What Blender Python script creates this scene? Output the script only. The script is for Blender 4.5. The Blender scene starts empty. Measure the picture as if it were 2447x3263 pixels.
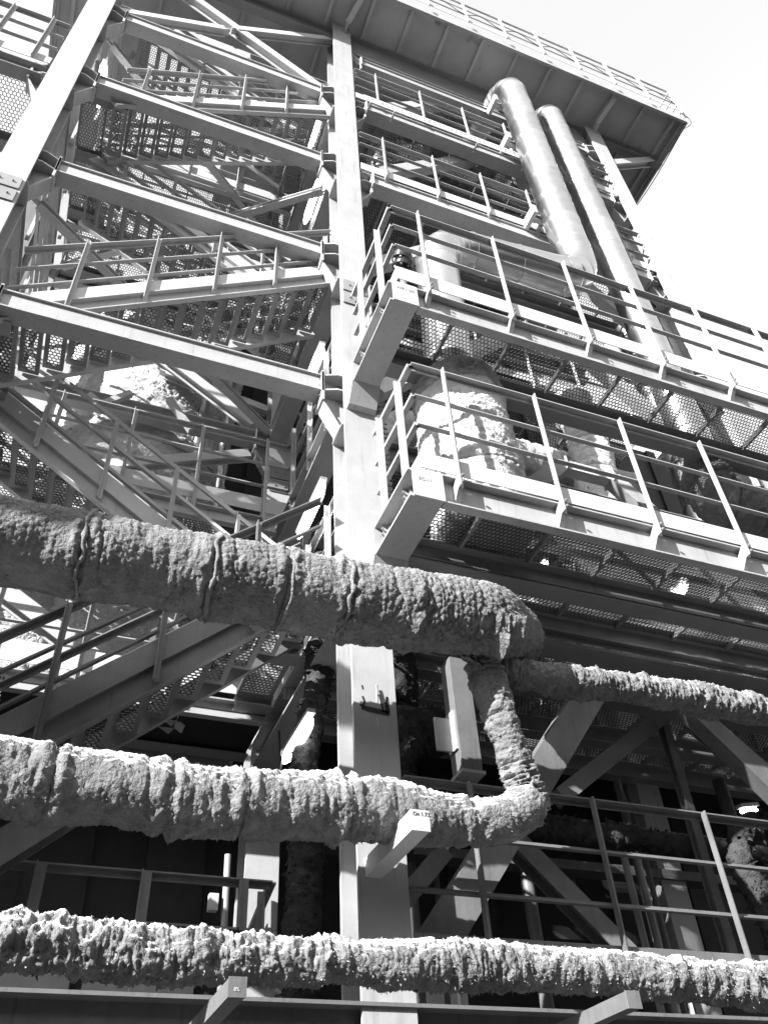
import bpy, math, random
import numpy as np
from mathutils import Vector, Matrix
random.seed(7); rng = np.random.default_rng(7)
SC = bpy.context.scene
C = SC.collection
S = 0.6            # metres per drawing unit; drawing z = 0 is the eye level
EYE = 1.62
R = math.radians

# ---------------------------------------------------------------- camera
cam_d = bpy.data.cameras.new("camera"); cam = bpy.data.objects.new("camera", cam_d); C.objects.link(cam)
cam_d.sensor_fit = 'HORIZONTAL'; cam_d.sensor_width = 36.0; cam_d.lens = 39.745
cam_d.clip_start = 0.05; cam_d.clip_end = 2000
rx, ry, rz = 0.74218074, -0.06929489, -0.41612574
Rz = Matrix.Rotation(rz, 3, 'Z'); Rx = Matrix.Rotation(rx, 3, 'X')
Ry = Matrix(((math.cos(ry), 0, -math.sin(ry)), (0, 1, 0), (math.sin(ry), 0, math.cos(ry))))
RM = Rz @ Rx @ Ry
right, fwd, up = RM.col[0], RM.col[1], RM.col[2]
cm = Matrix((( right.x, up.x, -fwd.x, 0), (right.y, up.y, -fwd.y, 0), (right.z, up.z, -fwd.z, EYE), (0, 0, 0, 1)))
cam.matrix_world = cm
SC.camera = cam

# ---------------------------------------------------------------- daylight
SUN_EL, SUN_AZ = R(25), R(62)          # azimuth: degrees left of the facade normal
sd = Vector((-math.sin(SUN_AZ) * math.cos(SUN_EL), -math.cos(SUN_AZ) * math.cos(SUN_EL), math.sin(SUN_EL)))
W = bpy.data.worlds.new("World"); SC.world = W; W.use_nodes = True
nt = W.node_tree; bgn = nt.nodes['Background']
sky = nt.nodes.new('ShaderNodeTexSky'); sky.sky_type = 'NISHITA'; sky.sun_disc = False
sky.sun_elevation = SUN_EL; sky.sun_rotation = math.atan2(sd.x, sd.y)
sky.dust_density = 1.0; sky.ozone_density = 0.0; sky.air_density = 7.0
bwn = nt.nodes.new('ShaderNodeRGBToBW')
nt.links.new(sky.outputs[0], bwn.inputs[0]); nt.links.new(bwn.outputs[0], bgn.inputs['Color'])
bgn.inputs['Strength'].default_value = 0.12
sl = bpy.data.lights.new("sun", 'SUN'); sl.energy = 5.0; sl.angle = R(0.5); sl.color = (1, 1, 1)
so = bpy.data.objects.new("sun", sl); C.objects.link(so)
so.rotation_euler = sd.to_track_quat('Z', 'Y').to_euler()
SC.view_settings.view_transform = 'Standard'; SC.view_settings.look = 'None'
SC.view_settings.gamma = 1.0; SC.view_settings.use_curve_mapping = False
SC.view_settings.exposure = 1.75
SC.cycles.max_bounces = 6; SC.cycles.diffuse_bounces = 4; SC.cycles.glossy_bounces = 3
SC.cycles.transparent_max_bounces = 4; SC.cycles.use_denoising = True

# ---------------------------------------------------------------- materials
def mat(name, base, rough=0.6, metal=0.0, vary=0.12, streak=0.0, scale=3.0, bump=0.0, bscale=40.0, dust=0.0, spots=0.0, spec=0.4, dth=(.95,1.25)):
    m = bpy.data.materials.new(name); m.use_nodes = True
    t = m.node_tree; n = t.nodes; l = t.links; b = n['Principled BSDF']
    b.inputs['Roughness'].default_value = rough; b.inputs['Metallic'].default_value = metal
    b.inputs['Specular IOR Level'].default_value = spec
    tc = n.new('ShaderNodeTexCoord')
    nz = n.new('ShaderNodeTexNoise'); nz.inputs['Scale'].default_value = scale; nz.inputs['Detail'].default_value = 6
    nz.inputs['Roughness'].default_value = 0.65
    l.new(tc.outputs['Object'], nz.inputs['Vector'])
    mr = n.new('ShaderNodeMapRange'); mr.inputs[1].default_value = 0.3; mr.inputs[2].default_value = 0.7
    mr.inputs[3].default_value = base * (1 - vary); mr.inputs[4].default_value = base * (1 + vary)
    l.new(nz.outputs[0], mr.inputs[0])
    cur = mr.outputs[0]
    oi = n.new('ShaderNodeObjectInfo')
    om = n.new('ShaderNodeMapRange'); om.inputs[3].default_value = 0.88; om.inputs[4].default_value = 1.1
    l.new(oi.outputs['Random'], om.inputs[0])
    mu = n.new('ShaderNodeMath'); mu.operation = 'MULTIPLY'; l.new(cur, mu.inputs[0]); l.new(om.outputs[0], mu.inputs[1]); cur = mu.outputs[0]
    if streak:
        mp = n.new('ShaderNodeMapping'); mp.inputs['Scale'].default_value = (14, 14, 0.9); l.new(tc.outputs['Object'], mp.inputs[0])
        sn = n.new('ShaderNodeTexNoise'); sn.inputs['Scale'].default_value = 1.5; sn.inputs['Detail'].default_value = 5; l.new(mp.outputs[0], sn.inputs['Vector'])
        sr = n.new('ShaderNodeMapRange'); sr.inputs[1].default_value = 0.56; sr.inputs[2].default_value = 0.74
        sr.inputs[3].default_value = 1.0; sr.inputs[4].default_value = 1 - streak; l.new(sn.outputs[0], sr.inputs[0])
        mu = n.new('ShaderNodeMath'); mu.operation = 'MULTIPLY'; l.new(cur, mu.inputs[0]); l.new(sr.outputs[0], mu.inputs[1]); cur = mu.outputs[0]
    if spots:
        sn = n.new('ShaderNodeTexNoise'); sn.inputs['Scale'].default_value = 1.3; sn.inputs['Detail'].default_value = 3; l.new(tc.outputs['Object'], sn.inputs['Vector'])
        sr = n.new('ShaderNodeMapRange'); sr.inputs[1].default_value = 0.64; sr.inputs[2].default_value = 0.7
        sr.inputs[3].default_value = 1.0; sr.inputs[4].default_value = 1 - spots; l.new(sn.outputs[0], sr.inputs[0])
        mu = n.new('ShaderNodeMath'); mu.operation = 'MULTIPLY'; l.new(cur, mu.inputs[0]); l.new(sr.outputs[0], mu.inputs[1]); cur = mu.outputs[0]
    if dust:   # pale dust that has settled on upward faces
        ge = n.new('ShaderNodeNewGeometry'); sx = n.new('ShaderNodeSeparateXYZ'); l.new(ge.outputs['Normal'], sx.inputs[0])
        ad = n.new('ShaderNodeMath'); ad.operation = 'MULTIPLY_ADD'; ad.inputs[1].default_value = 0.7; l.new(nz.outputs[0], ad.inputs[0]); l.new(sx.outputs[2], ad.inputs[2])
        dr = n.new('ShaderNodeMapRange'); dr.inputs[1].default_value = dth[0]; dr.inputs[2].default_value = dth[1]; l.new(ad.outputs[0], dr.inputs[0])
        mx = n.new('ShaderNodeMix'); l.new(dr.outputs[0], mx.inputs[0]); l.new(cur, mx.inputs[2]); mx.inputs[3].default_value = dust; cur = mx.outputs[0]
    cc = n.new('ShaderNodeCombineColor'); [l.new(cur, cc.inputs[i]) for i in range(3)]
    l.new(cc.outputs[0], b.inputs['Base Color'])
    if bump:
        bn = n.new('ShaderNodeTexNoise'); bn.inputs['Scale'].default_value = bscale; bn.inputs['Detail'].default_value = 7; l.new(tc.outputs['Object'], bn.inputs['Vector'])
        bp = n.new('ShaderNodeBump'); bp.inputs['Strength'].default_value = bump; bp.inputs['Distance'].default_value = 0.02
        l.new(bn.outputs[0], bp.inputs['Height']); l.new(bp.outputs[0], b.inputs['Normal'])
    return m
M = {}
M['paint'] = mat('grey_steel_paint', 0.32, 0.45, vary=0.1, streak=0.22, bump=0.08, bscale=25)
M['paint2'] = mat('mid_grey_steel_paint', 0.2, 0.5, vary=0.1, streak=0.2, bump=0.08)
M['shaded_paint'] = mat('shaded_grey_steel_paint', 0.12, 0.55, vary=0.2, streak=0.3, bump=0.1)  # darker copy of the steel paint; shade of the lower levels put into the colour
M['white'] = mat('pale_toe_board_paint', 0.42, 0.5, vary=0.06, streak=0.12)
M['galv'] = mat('galvanised_mesh', 0.075, 0.55, metal=0.2, vary=0.2)
M['roof'] = mat('roof_sheet_underside', 0.38, 0.6, vary=0.14, spots=0.5, scale=1.2)
M['clad'] = mat('aluminium_cladding', 0.58, 0.3, metal=1.0, vary=0.12, scale=5, bump=0.14, bscale=7)
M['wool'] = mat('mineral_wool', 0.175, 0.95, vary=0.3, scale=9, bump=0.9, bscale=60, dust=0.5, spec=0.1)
M['wooldust'] = mat('dust_topped_mineral_wool', 0.17, 0.95, vary=0.35, scale=9, bump=0.9, bscale=60, dust=0.6, spec=0.1, dth=(.8,1.0))
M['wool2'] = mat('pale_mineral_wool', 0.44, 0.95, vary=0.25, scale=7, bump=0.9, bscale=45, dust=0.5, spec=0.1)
M['wool3'] = mat('dark_mineral_wool', 0.045, 0.95, vary=0.4, scale=8, bump=0.9, bscale=50, dust=0.15, spec=0.1)  # darkest of the wool tones, for the set-back lower pipes
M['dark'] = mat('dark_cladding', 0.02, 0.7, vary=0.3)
M['mid'] = mat('grey_cladding', 0.13, 0.6, vary=0.2, streak=0.3)
M['black'] = mat('black_iron', 0.02, 0.4)
M['ground'] = mat('asphalt_ground', 0.11, 0.95, vary=0.3, scale=2, bump=0.6)
M['ink'] = mat('marker_ink', 0.03, 0.7, vary=0.4, scale=60)
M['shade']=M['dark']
M['snow'] = mat('settled_dust', 0.5, 0.9, vary=0.1, scale=12, bump=0.5)
ml = bpy.data.materials.new('lamp_glow'); ml.use_nodes = True
ml.node_tree.nodes['Principled BSDF'].inputs['Emission Color'].default_value = (1, 1, 1, 1)
ml.node_tree.nodes['Principled BSDF'].inputs['Emission Strength'].default_value = 6.0
M['lamp'] = ml

# ---------------------------------------------------------------- helpers
ORG = {}
def V(*a): return np.array(a, float)
class MB:
    def __init__(s): s.v = []; s.f = []; s.n = 0; s.sm = False
    def add(s, verts, faces):
        s.v.append(np.asarray(verts, float)); s.f += [tuple(i + s.n for i in q) for q in faces]; s.n += len(verts); return s
    def box(s, a, b):
        a, b = np.minimum(a, b), np.maximum(a, b)
        x0, y0, z0 = a; x1, y1, z1 = b
        return s.add([(x0,y0,z0),(x1,y0,z0),(x1,y1,z0),(x0,y1,z0),(x0,y0,z1),(x1,y0,z1),(x1,y1,z1),(x0,y1,z1)],
                     [(0,3,2,1),(4,5,6,7),(0,1,5,4),(1,2,6,5),(2,3,7,6),(3,0,4,7)])
    def ext(s, prof, p0, p1, upv=(0,0,1)):
        """extrude a 2D outline (side, up) from p0 to p1"""
        p0 = np.array(p0, float); p1 = np.array(p1, float); d = p1 - p0; d /= np.linalg.norm(d)
        u = np.array(upv, float); u = u - d * u.dot(d); u /= np.linalg.norm(u); w = np.cross(d, u)
        n = len(prof); A = [p0 + w * a + u * b for a, b in prof]; B = [p1 + w * a + u * b for a, b in prof]
        fs = [(i, (i + 1) % n, n + (i + 1) % n, n + i) for i in range(n)]
        return s.add(A + B, fs + [tuple(range(n))[::-1], tuple(range(n, 2 * n))])
    def bar(s, p0, p1, w, h, upv=(0,0,1)):
        return s.ext([(-w/2,-h/2),(w/2,-h/2),(w/2,h/2),(-w/2,h/2)], p0, p1, upv)
    def cyl(s, p0, p1, r, n=10, r2=None):
        r2 = r if r2 is None else r2
        p0 = np.array(p0, float); p1 = np.array(p1, float); d = p1 - p0; d /= np.linalg.norm(d)
        u = np.array((0, 0, 1.0)) if abs(d[2]) < .9 else np.array((1.0, 0, 0)); u = u - d * u.dot(d); u /= np.linalg.norm(u); w = np.cross(d, u)
        a = [2 * math.pi * k / n for k in range(n)]
        A = [p0 + r * (w * math.cos(t) + u * math.sin(t)) for t in a]; B = [p1 + r2 * (w * math.cos(t) + u * math.sin(t)) for t in a]
        return s.add(A + B, [(i, (i + 1) % n, n + (i + 1) % n, n + i) for i in range(n)] + [tuple(range(n))[::-1], tuple(range(n, 2 * n))])
    def mesh(s, name, m, o=(0,0,0)):
        me = bpy.data.meshes.new(name)
        vv = (np.concatenate(s.v) - np.array(o, float)) * S
        me.from_pydata(vv.tolist(), [], s.f); me.materials.append(M[m] if isinstance(m, str) else m)
        if s.sm: me.shade_smooth()
        me.update(); return me
def W3(p): return (p[0] * S, p[1] * S, p[2] * S + EYE)
def tag(o, label=None, cat=None, group=None, kind=None):
    if label: o['label'] = label
    if cat: o['category'] = cat
    if group: o['group'] = group
    if kind: o['kind'] = kind
    return o
def empty(name, p, label, cat, group=None):
    o = bpy.data.objects.new(name, None); C.objects.link(o); o.location = W3(p); ORG[o.name] = np.array(p, float); o.empty_display_size = .1
    return tag(o, label, cat, group)
def build(name, mb, m, parent=None, org=None, label=None, kind=None):
    if parent is not None:
        og = ORG[parent.name]; o = bpy.data.objects.new(name, mb.mesh(name, m, og)); C.objects.link(o); o.parent = parent; ORG[o.name] = og
    else:
        og = np.array(org if org is not None else np.concatenate(mb.v).mean(0), float)
        o = bpy.data.objects.new(name, mb.mesh(name, m, og)); C.objects.link(o); o.location = W3(og); ORG[o.name] = og
    if label: o['label'] = label
    if kind: o['kind'] = kind
    return o
def inst(name, me, p, parent, rz=0, rot=None, label=None, kind=None):
    o = bpy.data.objects.new(name, me); C.objects.link(o); o.parent = parent
    og = ORG[parent.name]; o.location = tuple((np.array(p, float) - og) * S); o.rotation_euler = rot if rot else (0, 0, rz)
    ORG[o.name] = np.array(p, float)
    if label: o['label'] = label
    if kind: o['kind'] = kind
    return o

def Hp(w, h, tf=.035, tw=.025):
    a, b = w/2, h/2; t = tw/2
    return [(-a,-b),(a,-b),(a,-b+tf),(t,-b+tf),(t,b-tf),(a,b-tf),(a,b),(-a,b),(-a,b-tf),(-t,b-tf),(-t,-b+tf),(-a,-b+tf)]
def Bp(w, h, t=.035):
    a, b = w/2, h/2
    return [(-a,-b),(a,-b),(a,-b+t),(a-.06,-b+t),(a-.06,b-t),(a-.005,b-t),(a-.005,b),(-a,b)]
def Lp(a, b, t, sx=1, sy=1):
    p = [(0,0),(a,0),(a,t),(t,t),(t,b),(0,b)]; p = [(x*sx, y*sy) for x, y in p]
    return p if sx*sy > 0 else p[::-1]
def Cp(w, h, t=.03, sx=1):
    p = [(0,-h/2),(w,-h/2),(w,-h/2+t),(t,-h/2+t),(t,h/2-t),(w,h/2-t),(w,h/2),(0,h/2)]; p = [(x*sx, y) for x, y in p]
    return p if sx > 0 else p[::-1]

bolt = MB(); bolt.cyl((0,0,0), (0,-.026,0), .026, 6); bolt.cyl((0,-.026,0), (0,-.04,0), .012, 6)
BOLT = bolt.mesh('bolt', 'paint2')
def bolts(parent, pts, rot=None):
    for p in pts: inst('bolt', BOLT, p, parent, rot=rot)

_hex = {}
def hexmesh(w, d, a=.075, t=.017, h=.022):
    """expanded-metal sheet w (x) by d (y), lower-left corner at 0, honeycomb strands as thin prisms"""
    key = (round(w, 2), round(d, 2), a)
    if key in _hex: return _hex[key]
    b = a * 1.05; m = MB(); vs = []; fs = []; n = 0
    nx, ny = int(w / a), max(1, int(d / b)); ax = w / nx; by = d / ny
    P0 = []; P1 = []
    for j in range(ny + 1):
        for i in range(nx + 1):
            cx = (i + (.5 if j % 2 else 0)) * ax; cy = j * by
            # node below centre; three strands: up-left, up-right, down
            nd = (cx, cy - by * .17); nu = (cx, cy + by * .17)
            P0.append((cx, cy - by*.33)); P1.append((cx + ax/2, cy - by*.62 + by*.0))
            P0.append((cx, cy - by*.33)); P1.append((cx - ax/2, cy - by*.62))
            P0.append((cx, cy - by*.33)); P1.append((cx, cy + by*.38))
    P0 = np.array(P0); P1 = np.array(P1)
    P0[:,0] = P0[:,0].clip(0, w); P1[:,0] = P1[:,0].clip(0, w); P0[:,1] = P0[:,1].clip(0, d); P1[:,1] = P1[:,1].clip(0, d)
    D = P1 - P0; L = np.linalg.norm(D, axis=1); k = L > .01; P0, P1, D, L = P0[k], P1[k], D[k], L[k]
    N = np.stack([-D[:,1], D[:,0]], 1) / L[:,None] * t / 2
    z = np.zeros(len(P0))
    q = np.concatenate([np.c_[P0 - N, z], np.c_[P0 + N, z], np.c_[P0, z + h], np.c_[P1 - N, z], np.c_[P1 + N, z], np.c_[P1, z + h]])
    c = len(P0); fa = []
    for i in range(c):
        a0, a1, a2, b0, b1, b2 = i, i+c, i+2*c, i+3*c, i+4*c, i+5*c
        fa += [(a0,a1,b1,b0),(a1,a2,b2,b1),(a2,a0,b0,b2)]
    m.add(q, fa); me = m.mesh('grating', 'galv'); _hex[key] = me; return me

# ---------------------------------------------------------------- numpy noise
def vnoise(p, seed=0):
    p = np.asarray(p, float); i = np.floor(p).astype(np.int64); f = p - i; f = f*f*(3-2*f)
    def h(a):
        n = (a[...,0]*374761393 + a[...,1]*668265263 + a[...,2]*2147483647 + seed*1274126177) & 0xffffffff
        n = ((n ^ (n >> 13)) * 1274126177) & 0xffffffff
        return ((n ^ (n >> 16)) & 0xffff) / 65535.0
    r = 0
    for dx in (0,1):
        for dy in (0,1):
            for dz in (0,1):
                w = (f[...,0] if dx else 1-f[...,0])*(f[...,1] if dy else 1-f[...,1])*(f[...,2] if dz else 1-f[...,2])
                r = r + w*h(i + np.array((dx,dy,dz)))
    return r*2-1
def fbm(p, o=4, seed=0):
    r = 0; a = 1
    for k in range(o): r = r + a*vnoise(p*(2**k)+7.3*k, seed+k); a *= .5
    return r
def pillows(s, t, cell, tl, seed=0, jit=.7):
    """distance to the nearest stitched point of a jittered hexagonal quilt; s along, t around (periodic tl)"""
    nt_ = max(4, int(round(tl/cell))); ct = tl/nt_; cs = cell*.87
    gi = np.floor(s/cs).astype(np.int64); gj = np.floor(t/ct).astype(np.int64)
    best = np.full(s.shape, 9.); sec = np.full(s.shape, 9.)
    for di in (-1,0,1):
        for dj in (-2,-1,0,1,2):
            I = gi+di; J = gj+dj; Jm = J % nt_
            n = (I*73856093 ^ Jm*19349663 ^ (seed+11)*83492791) & 0xffffffff; n = ((n ^ (n>>13))*1274126177) & 0xffffffff
            jx = ((n & 0xff)/255.-.5)*jit; jy = (((n>>8) & 0xff)/255.-.5)*jit
            d = np.hypot((s-(I+.5+jx)*cs)/cs, (t-(J+.5+jy+.5*(I%2))*ct)/ct)
            m = d < best; sec = np.where(m, best, np.minimum(sec, d)); best = np.where(m, d, best)
    return best, sec
def catmull(pts, n):
    P = np.array(pts, float); P = np.vstack([2*P[0]-P[1], P, 2*P[-1]-P[-2]]); out = []
    m = len(P)-3
    for u in np.linspace(0, m, n):
        i = min(int(u), m-1); f = u-i; a, b, c, d = P[i:i+4]
        out.append(.5*((2*b)+(-a+c)*f+(2*a-5*b+4*c-d)*f*f+(-a+3*b-3*c+d)*f**3))
    return np.array(out)
def frames(P):
    T = np.gradient(P, axis=0); T /= np.linalg.norm(T, axis=1)[:,None]
    U = np.zeros_like(P); u = np.array((0,0,1.)) if abs(T[0][2]) < .8 else np.array((0,-1.,0))
    for i in range(len(P)):
        u = u - T[i]*u.dot(T[i]); u /= np.linalg.norm(u); U[i] = u
    return T, U, np.cross(T, U)
def sweep(P, rad, n=24, closed_caps=True):
    T, U, B = frames(P); a = np.linspace(0, 2*np.pi, n, endpoint=False)
    rad = np.broadcast_to(np.asarray(rad, float).reshape(-1, *([1]*(1))) if np.ndim(rad)==1 else rad, (len(P), n)) if np.ndim(rad) else np.full((len(P), n), rad)
    V_ = P[:,None,:] + rad[...,None]*(np.cos(a)[None,:,None]*U[:,None,:] + np.sin(a)[None,:,None]*B[:,None,:])
    m, fs = len(P), []
    for i in range(m-1):
        for j in range(n):
            k = (j+1) % n; fs.append((i*n+j, i*n+k, (i+1)*n+k, (i+1)*n+j))
    if closed_caps: fs.append(tuple(range(n))[::-1]); fs.append(tuple((m-1)*n+j for j in range(n)))
    b = MB(); b.sm = True; b.add(V_.reshape(-1,3), fs); return b

def wool_pipe(name, label, pts, rad, cuts, m='wool', cell=.1, amp=.03, lump=.05, ragged=0., tufts=0, seed=1, res=.026, sag=0, squash=1.0, group=None, tuftsize=.06, cat='pipe', ragmask=None, rprof=None, wrinkle=.02, collar=False):
    """lagged pipe: quilted wool blankets as parts between the cuts (fractions of the length)"""
    P = catmull(pts, 800); L = np.r_[0, np.cumsum(np.linalg.norm(np.diff(P, axis=0), axis=1))]; tot = L[-1]
    root = empty(name, pts[0], label, cat, group)
    cuts = [0]+list(cuts)+[1]; nt_ = max(20, int(2*math.pi*rad/res)); allp = []
    for k in range(len(cuts)-1):
        s0, s1 = cuts[k]*tot, cuts[k+1]*tot; ns = max(6, int((s1-s0)/res))
        s = np.linspace(s0-.01, s1+.01, ns); Pc = np.stack([np.interp(s, L, P[:,i]) for i in range(3)], 1)
        if len(pts) > 2:
            pass
        a = np.linspace(0, 2*np.pi, nt_, endpoint=False); SS, AA = np.meshgrid(s, a, indexing='ij')
        st = rng.choice([1.0, 1.0, 1.25, .8]); ps = rng.uniform(.7, 1.1); wf = rng.uniform(.5, 1.5)
        b, c = pillows(SS*st, AA*rad, cell, 2*np.pi*rad, seed+k)
        edge = np.minimum(SS-s0, s1-SS).clip(0, .5)
        T, U, B = frames(Pc)
        base = Pc[:,None,:] + rad*(np.cos(AA)[...,None]*U[:,None,:] + np.sin(AA)[...,None]*B[:,None,:])
        f1 = fbm(base*1.3, 3, seed); f2 = fbm(base*6, 4, seed+5); rid = 1-np.abs(fbm(base*3.2, 4, seed+9))
        wr = fbm(np.stack([SS*9/max(.5, rad*2), AA*1.1+f1*.6, np.full_like(SS, k*3.7)], -1), 4, seed+40)
        r = rad*(1+random.uniform(-.035,.035)) + wf*wrinkle*(1-np.abs(wr)*2) + ps*amp*((c-b).clip(0,.42)/.42)**.55*(.85+.35*f1) + lump*f1 + .010*f2 + .006*fbm(base*16, 3, seed+31)
        crease = 0.5+0.5*np.abs(np.sin(SS*3.1+f1*1.6)); r = r - min(.03, rad*.07)*np.exp(-(np.sin(SS*4.2+f1*2)**2)*60)*(f1>-.2)
        r = r - rad*(.06+.05*np.sin(AA*2+seed))*np.exp(-edge*26) + min(.025, rad*.06)*np.exp(-((edge-.1)*16)**2)*(1+1.5*f2)
        if ragged:
            bx_ = base[...,0]; rk = np.ones_like(bx_)
            if ragmask: rk = np.interp(bx_, ragmask[0], ragmask[1])
            rid = 1-np.abs(fbm(base*np.array((5.,8.,8.)), 4, seed+9)); r = r + rk*(ragged*(rid-.55)*(1.3+.9*f1) + ragged*.6*np.abs(f2)*(rid>.5))
        if rprof: r = r*np.interp(base[...,0], rprof[0], rprof[1])
        off = r[...,None]*(np.cos(AA)[...,None]*U[:,None,:]*squash + np.sin(AA)[...,None]*B[:,None,:])
        VV = Pc[:,None,:] + off
        if ragged: VV = VV + .05*np.stack([fbm(base*5+3*i, 3, seed+20+i) for i in range(3)], -1)*(ragged*9)*rk[...,None]
        m_, n_ = VV.shape[:2]; idx = np.arange(m_*n_).reshape(m_, n_)
        q = np.stack([idx[:-1], np.roll(idx, -1, 1)[:-1], np.roll(idx, -1, 1)[1:], idx[1:]], -1).reshape(-1, 4)
        bm_ = MB(); bm_.sm = True; bm_.add(VV.reshape(-1,3), q.tolist()+[tuple(idx[0])[::-1], tuple(idx[-1])])
        build('insulation_blanket', bm_, m, root)
        allp.append((VV, Pc))
        if k and collar:   # frayed lip of wool where two blankets meet
            T0 = T[0]; a_ = np.linspace(0, 2*np.pi, 70, endpoint=False)
            cr = rad*1.01+.02*np.abs(fbm(np.stack([a_*3, a_*0+k, a_*0], -1), 3, seed+60)); sh = .05*fbm(np.stack([a_*2.2, a_*0+k*5, a_*0+3], -1), 3, seed+61)
            ring = Pc[0]+cr[:,None]*(np.cos(a_)[:,None]*U[0]+np.sin(a_)[:,None]*B[0])+T0*(sh[:,None]+.02)
            ring = np.vstack([ring, ring[:1]]); rb = sweep(ring, (.016+.03*np.abs(fbm(ring*9, 3, seed+62))), 8, False); build('joint_collar', rb, m, root)
    if tufts:
        tm = MB(); vs = []; fs = []; n = 0
        for _ in range(tufts):
            VV, Pc = allp[rng.integers(len(allp))]; i = rng.integers(1, VV.shape[0]-1); j = rng.integers(VV.shape[1])
            p = VV[i, j]; nn = p-Pc[i]; nn /= np.linalg.norm(nn); q = rng.normal(size=3); q /= np.linalg.norm(q)
            d = nn*.55 + q*.7 + np.array((0,0,-.25)); d /= np.linalg.norm(d); w = np.cross(d, q+.1); w /= np.linalg.norm(w)
            l = tuftsize*rng.uniform(.4,1.6); ww = w*l*rng.uniform(.15,.5); bend = rng.normal(size=3)*l*.35
            vs += [p-ww-nn*.02, p+ww-nn*.02, p+d*l*.6+ww*.8+bend*.5, p+d*l*.55-ww*.7+bend*.5, p+d*l*1.1+bend]
            fs += [(n,n+1,n+2,n+3),(n+3,n+2,n+4)]; n += 5
        tm.add(vs, fs); build('wool_tufts', tm, 'wool' if m == 'wooldust' else m, root, kind='stuff')
    return root

def clad_pipe(name, label, pts, rad, seg=1.6, m='clad', n=28, group=None, cat='pipe', gore=.35):
    """pts: polyline with rounded elbows given as dense points; cut in overlapping sheet sections"""
    P = np.array(pts, float); L = np.r_[0, np.cumsum(np.linalg.norm(np.diff(P, axis=0), axis=1))]; tot = L[-1]
    root = empty(name, pts[0], label, cat, group)
    T = np.gradient(P, axis=0); T /= np.linalg.norm(T, axis=1)[:,None]
    s = 0; prof_s = []
    while s < tot-1e-6:
        i = min(np.searchsorted(L, s+1e-3), len(P)-2); j = min(np.searchsorted(L, min(s+.5, tot)), len(P)-1)
        bend = T[i].dot(T[j]) < .995
        e = min(tot, s+(gore if bend else seg)); e = tot if tot-e < .12 else e
        ss = np.linspace(s-.012, e+.012, max(3, int((e-s)/.12)+2)); Pc = np.stack([np.interp(ss, L, P[:,k]) for k in range(3)], 1)
        rr = np.full(len(ss), rad); rr[0] = rad*1.025; rr[1] = rad*1.0
        Pc = np.vstack([Pc[:1], Pc[:1]+(Pc[1]-Pc[0])/np.linalg.norm(Pc[1]-Pc[0])*.03, Pc[1:]]); rr = np.r_[rad*1.035, rad*1.035, np.full(len(ss)-1, rad)]
        rr += rng.uniform(-.003,.003)
        build('cladding_section', sweep(Pc, rr, n), m, root); s = e
    return root
def elbowline(pts, rad, n=10):
    """polyline -> round the inner corners with the given bend radius"""
    pts = [np.array(p, float) for p in pts]; out = []
    def lin(a, b):
        k = max(2, int(np.linalg.norm(b-a)/.2)); return [a+(b-a)*i/k for i in range(k+1)]
    prev = pts[0]
    for i in range(1, len(pts)-1):
        a, b, c = pts[i-1], pts[i], pts[i+1]; d0 = (a-b)/np.linalg.norm(a-b); d1 = (c-b)/np.linalg.norm(c-b)
        p0 = b+d0*rad; p1 = b+d1*rad; out += lin(prev, p0)
        for k in range(1, n):
            t = k/n; out.append((1-t)**2*p0+2*t*(1-t)*b+t*t*p1)
        prev = p1
    out += lin(prev, pts[-1]); q = [out[0]]
    for p in out[1:]:
        if np.linalg.norm(p-q[-1]) > 1e-3: q.append(p)
    return q

# ================================================================ SETTING
dk_ = MB(); dk_.box((-26, 2.1, 12.7), (-11.4, 3.3, 13.4)); dk_.box((-26, 4.0, 12.7), (-7.9, 5.8, 13.4)); tag(build('unseen_shade_slabs', dk_, 'mid', org=(-10,5,13)), kind='structure')  # unseen slabs added off to the left to shade the lower stair and pipe
ob_ = MB(); ob_.box((-70, -26, -2.7), (60, -14, 15)); tag(build('unseen_sky_blocker', ob_, 'mid', org=(0,-20,-2.7)), kind='structure')  # unseen block added behind the camera to cut sky fill on the lower parts
g = MB(); g.box((-400,-300,-2.9), (400,400,-2.7)); tag(build('ground', g, 'ground', org=(0,0,-2.7)), kind='structure')

L = [8.55, 13.4, 18.45, 23.5, 28.15, 33.0]       # storey levels (drawing units)
ROOF = 34.3

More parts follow.
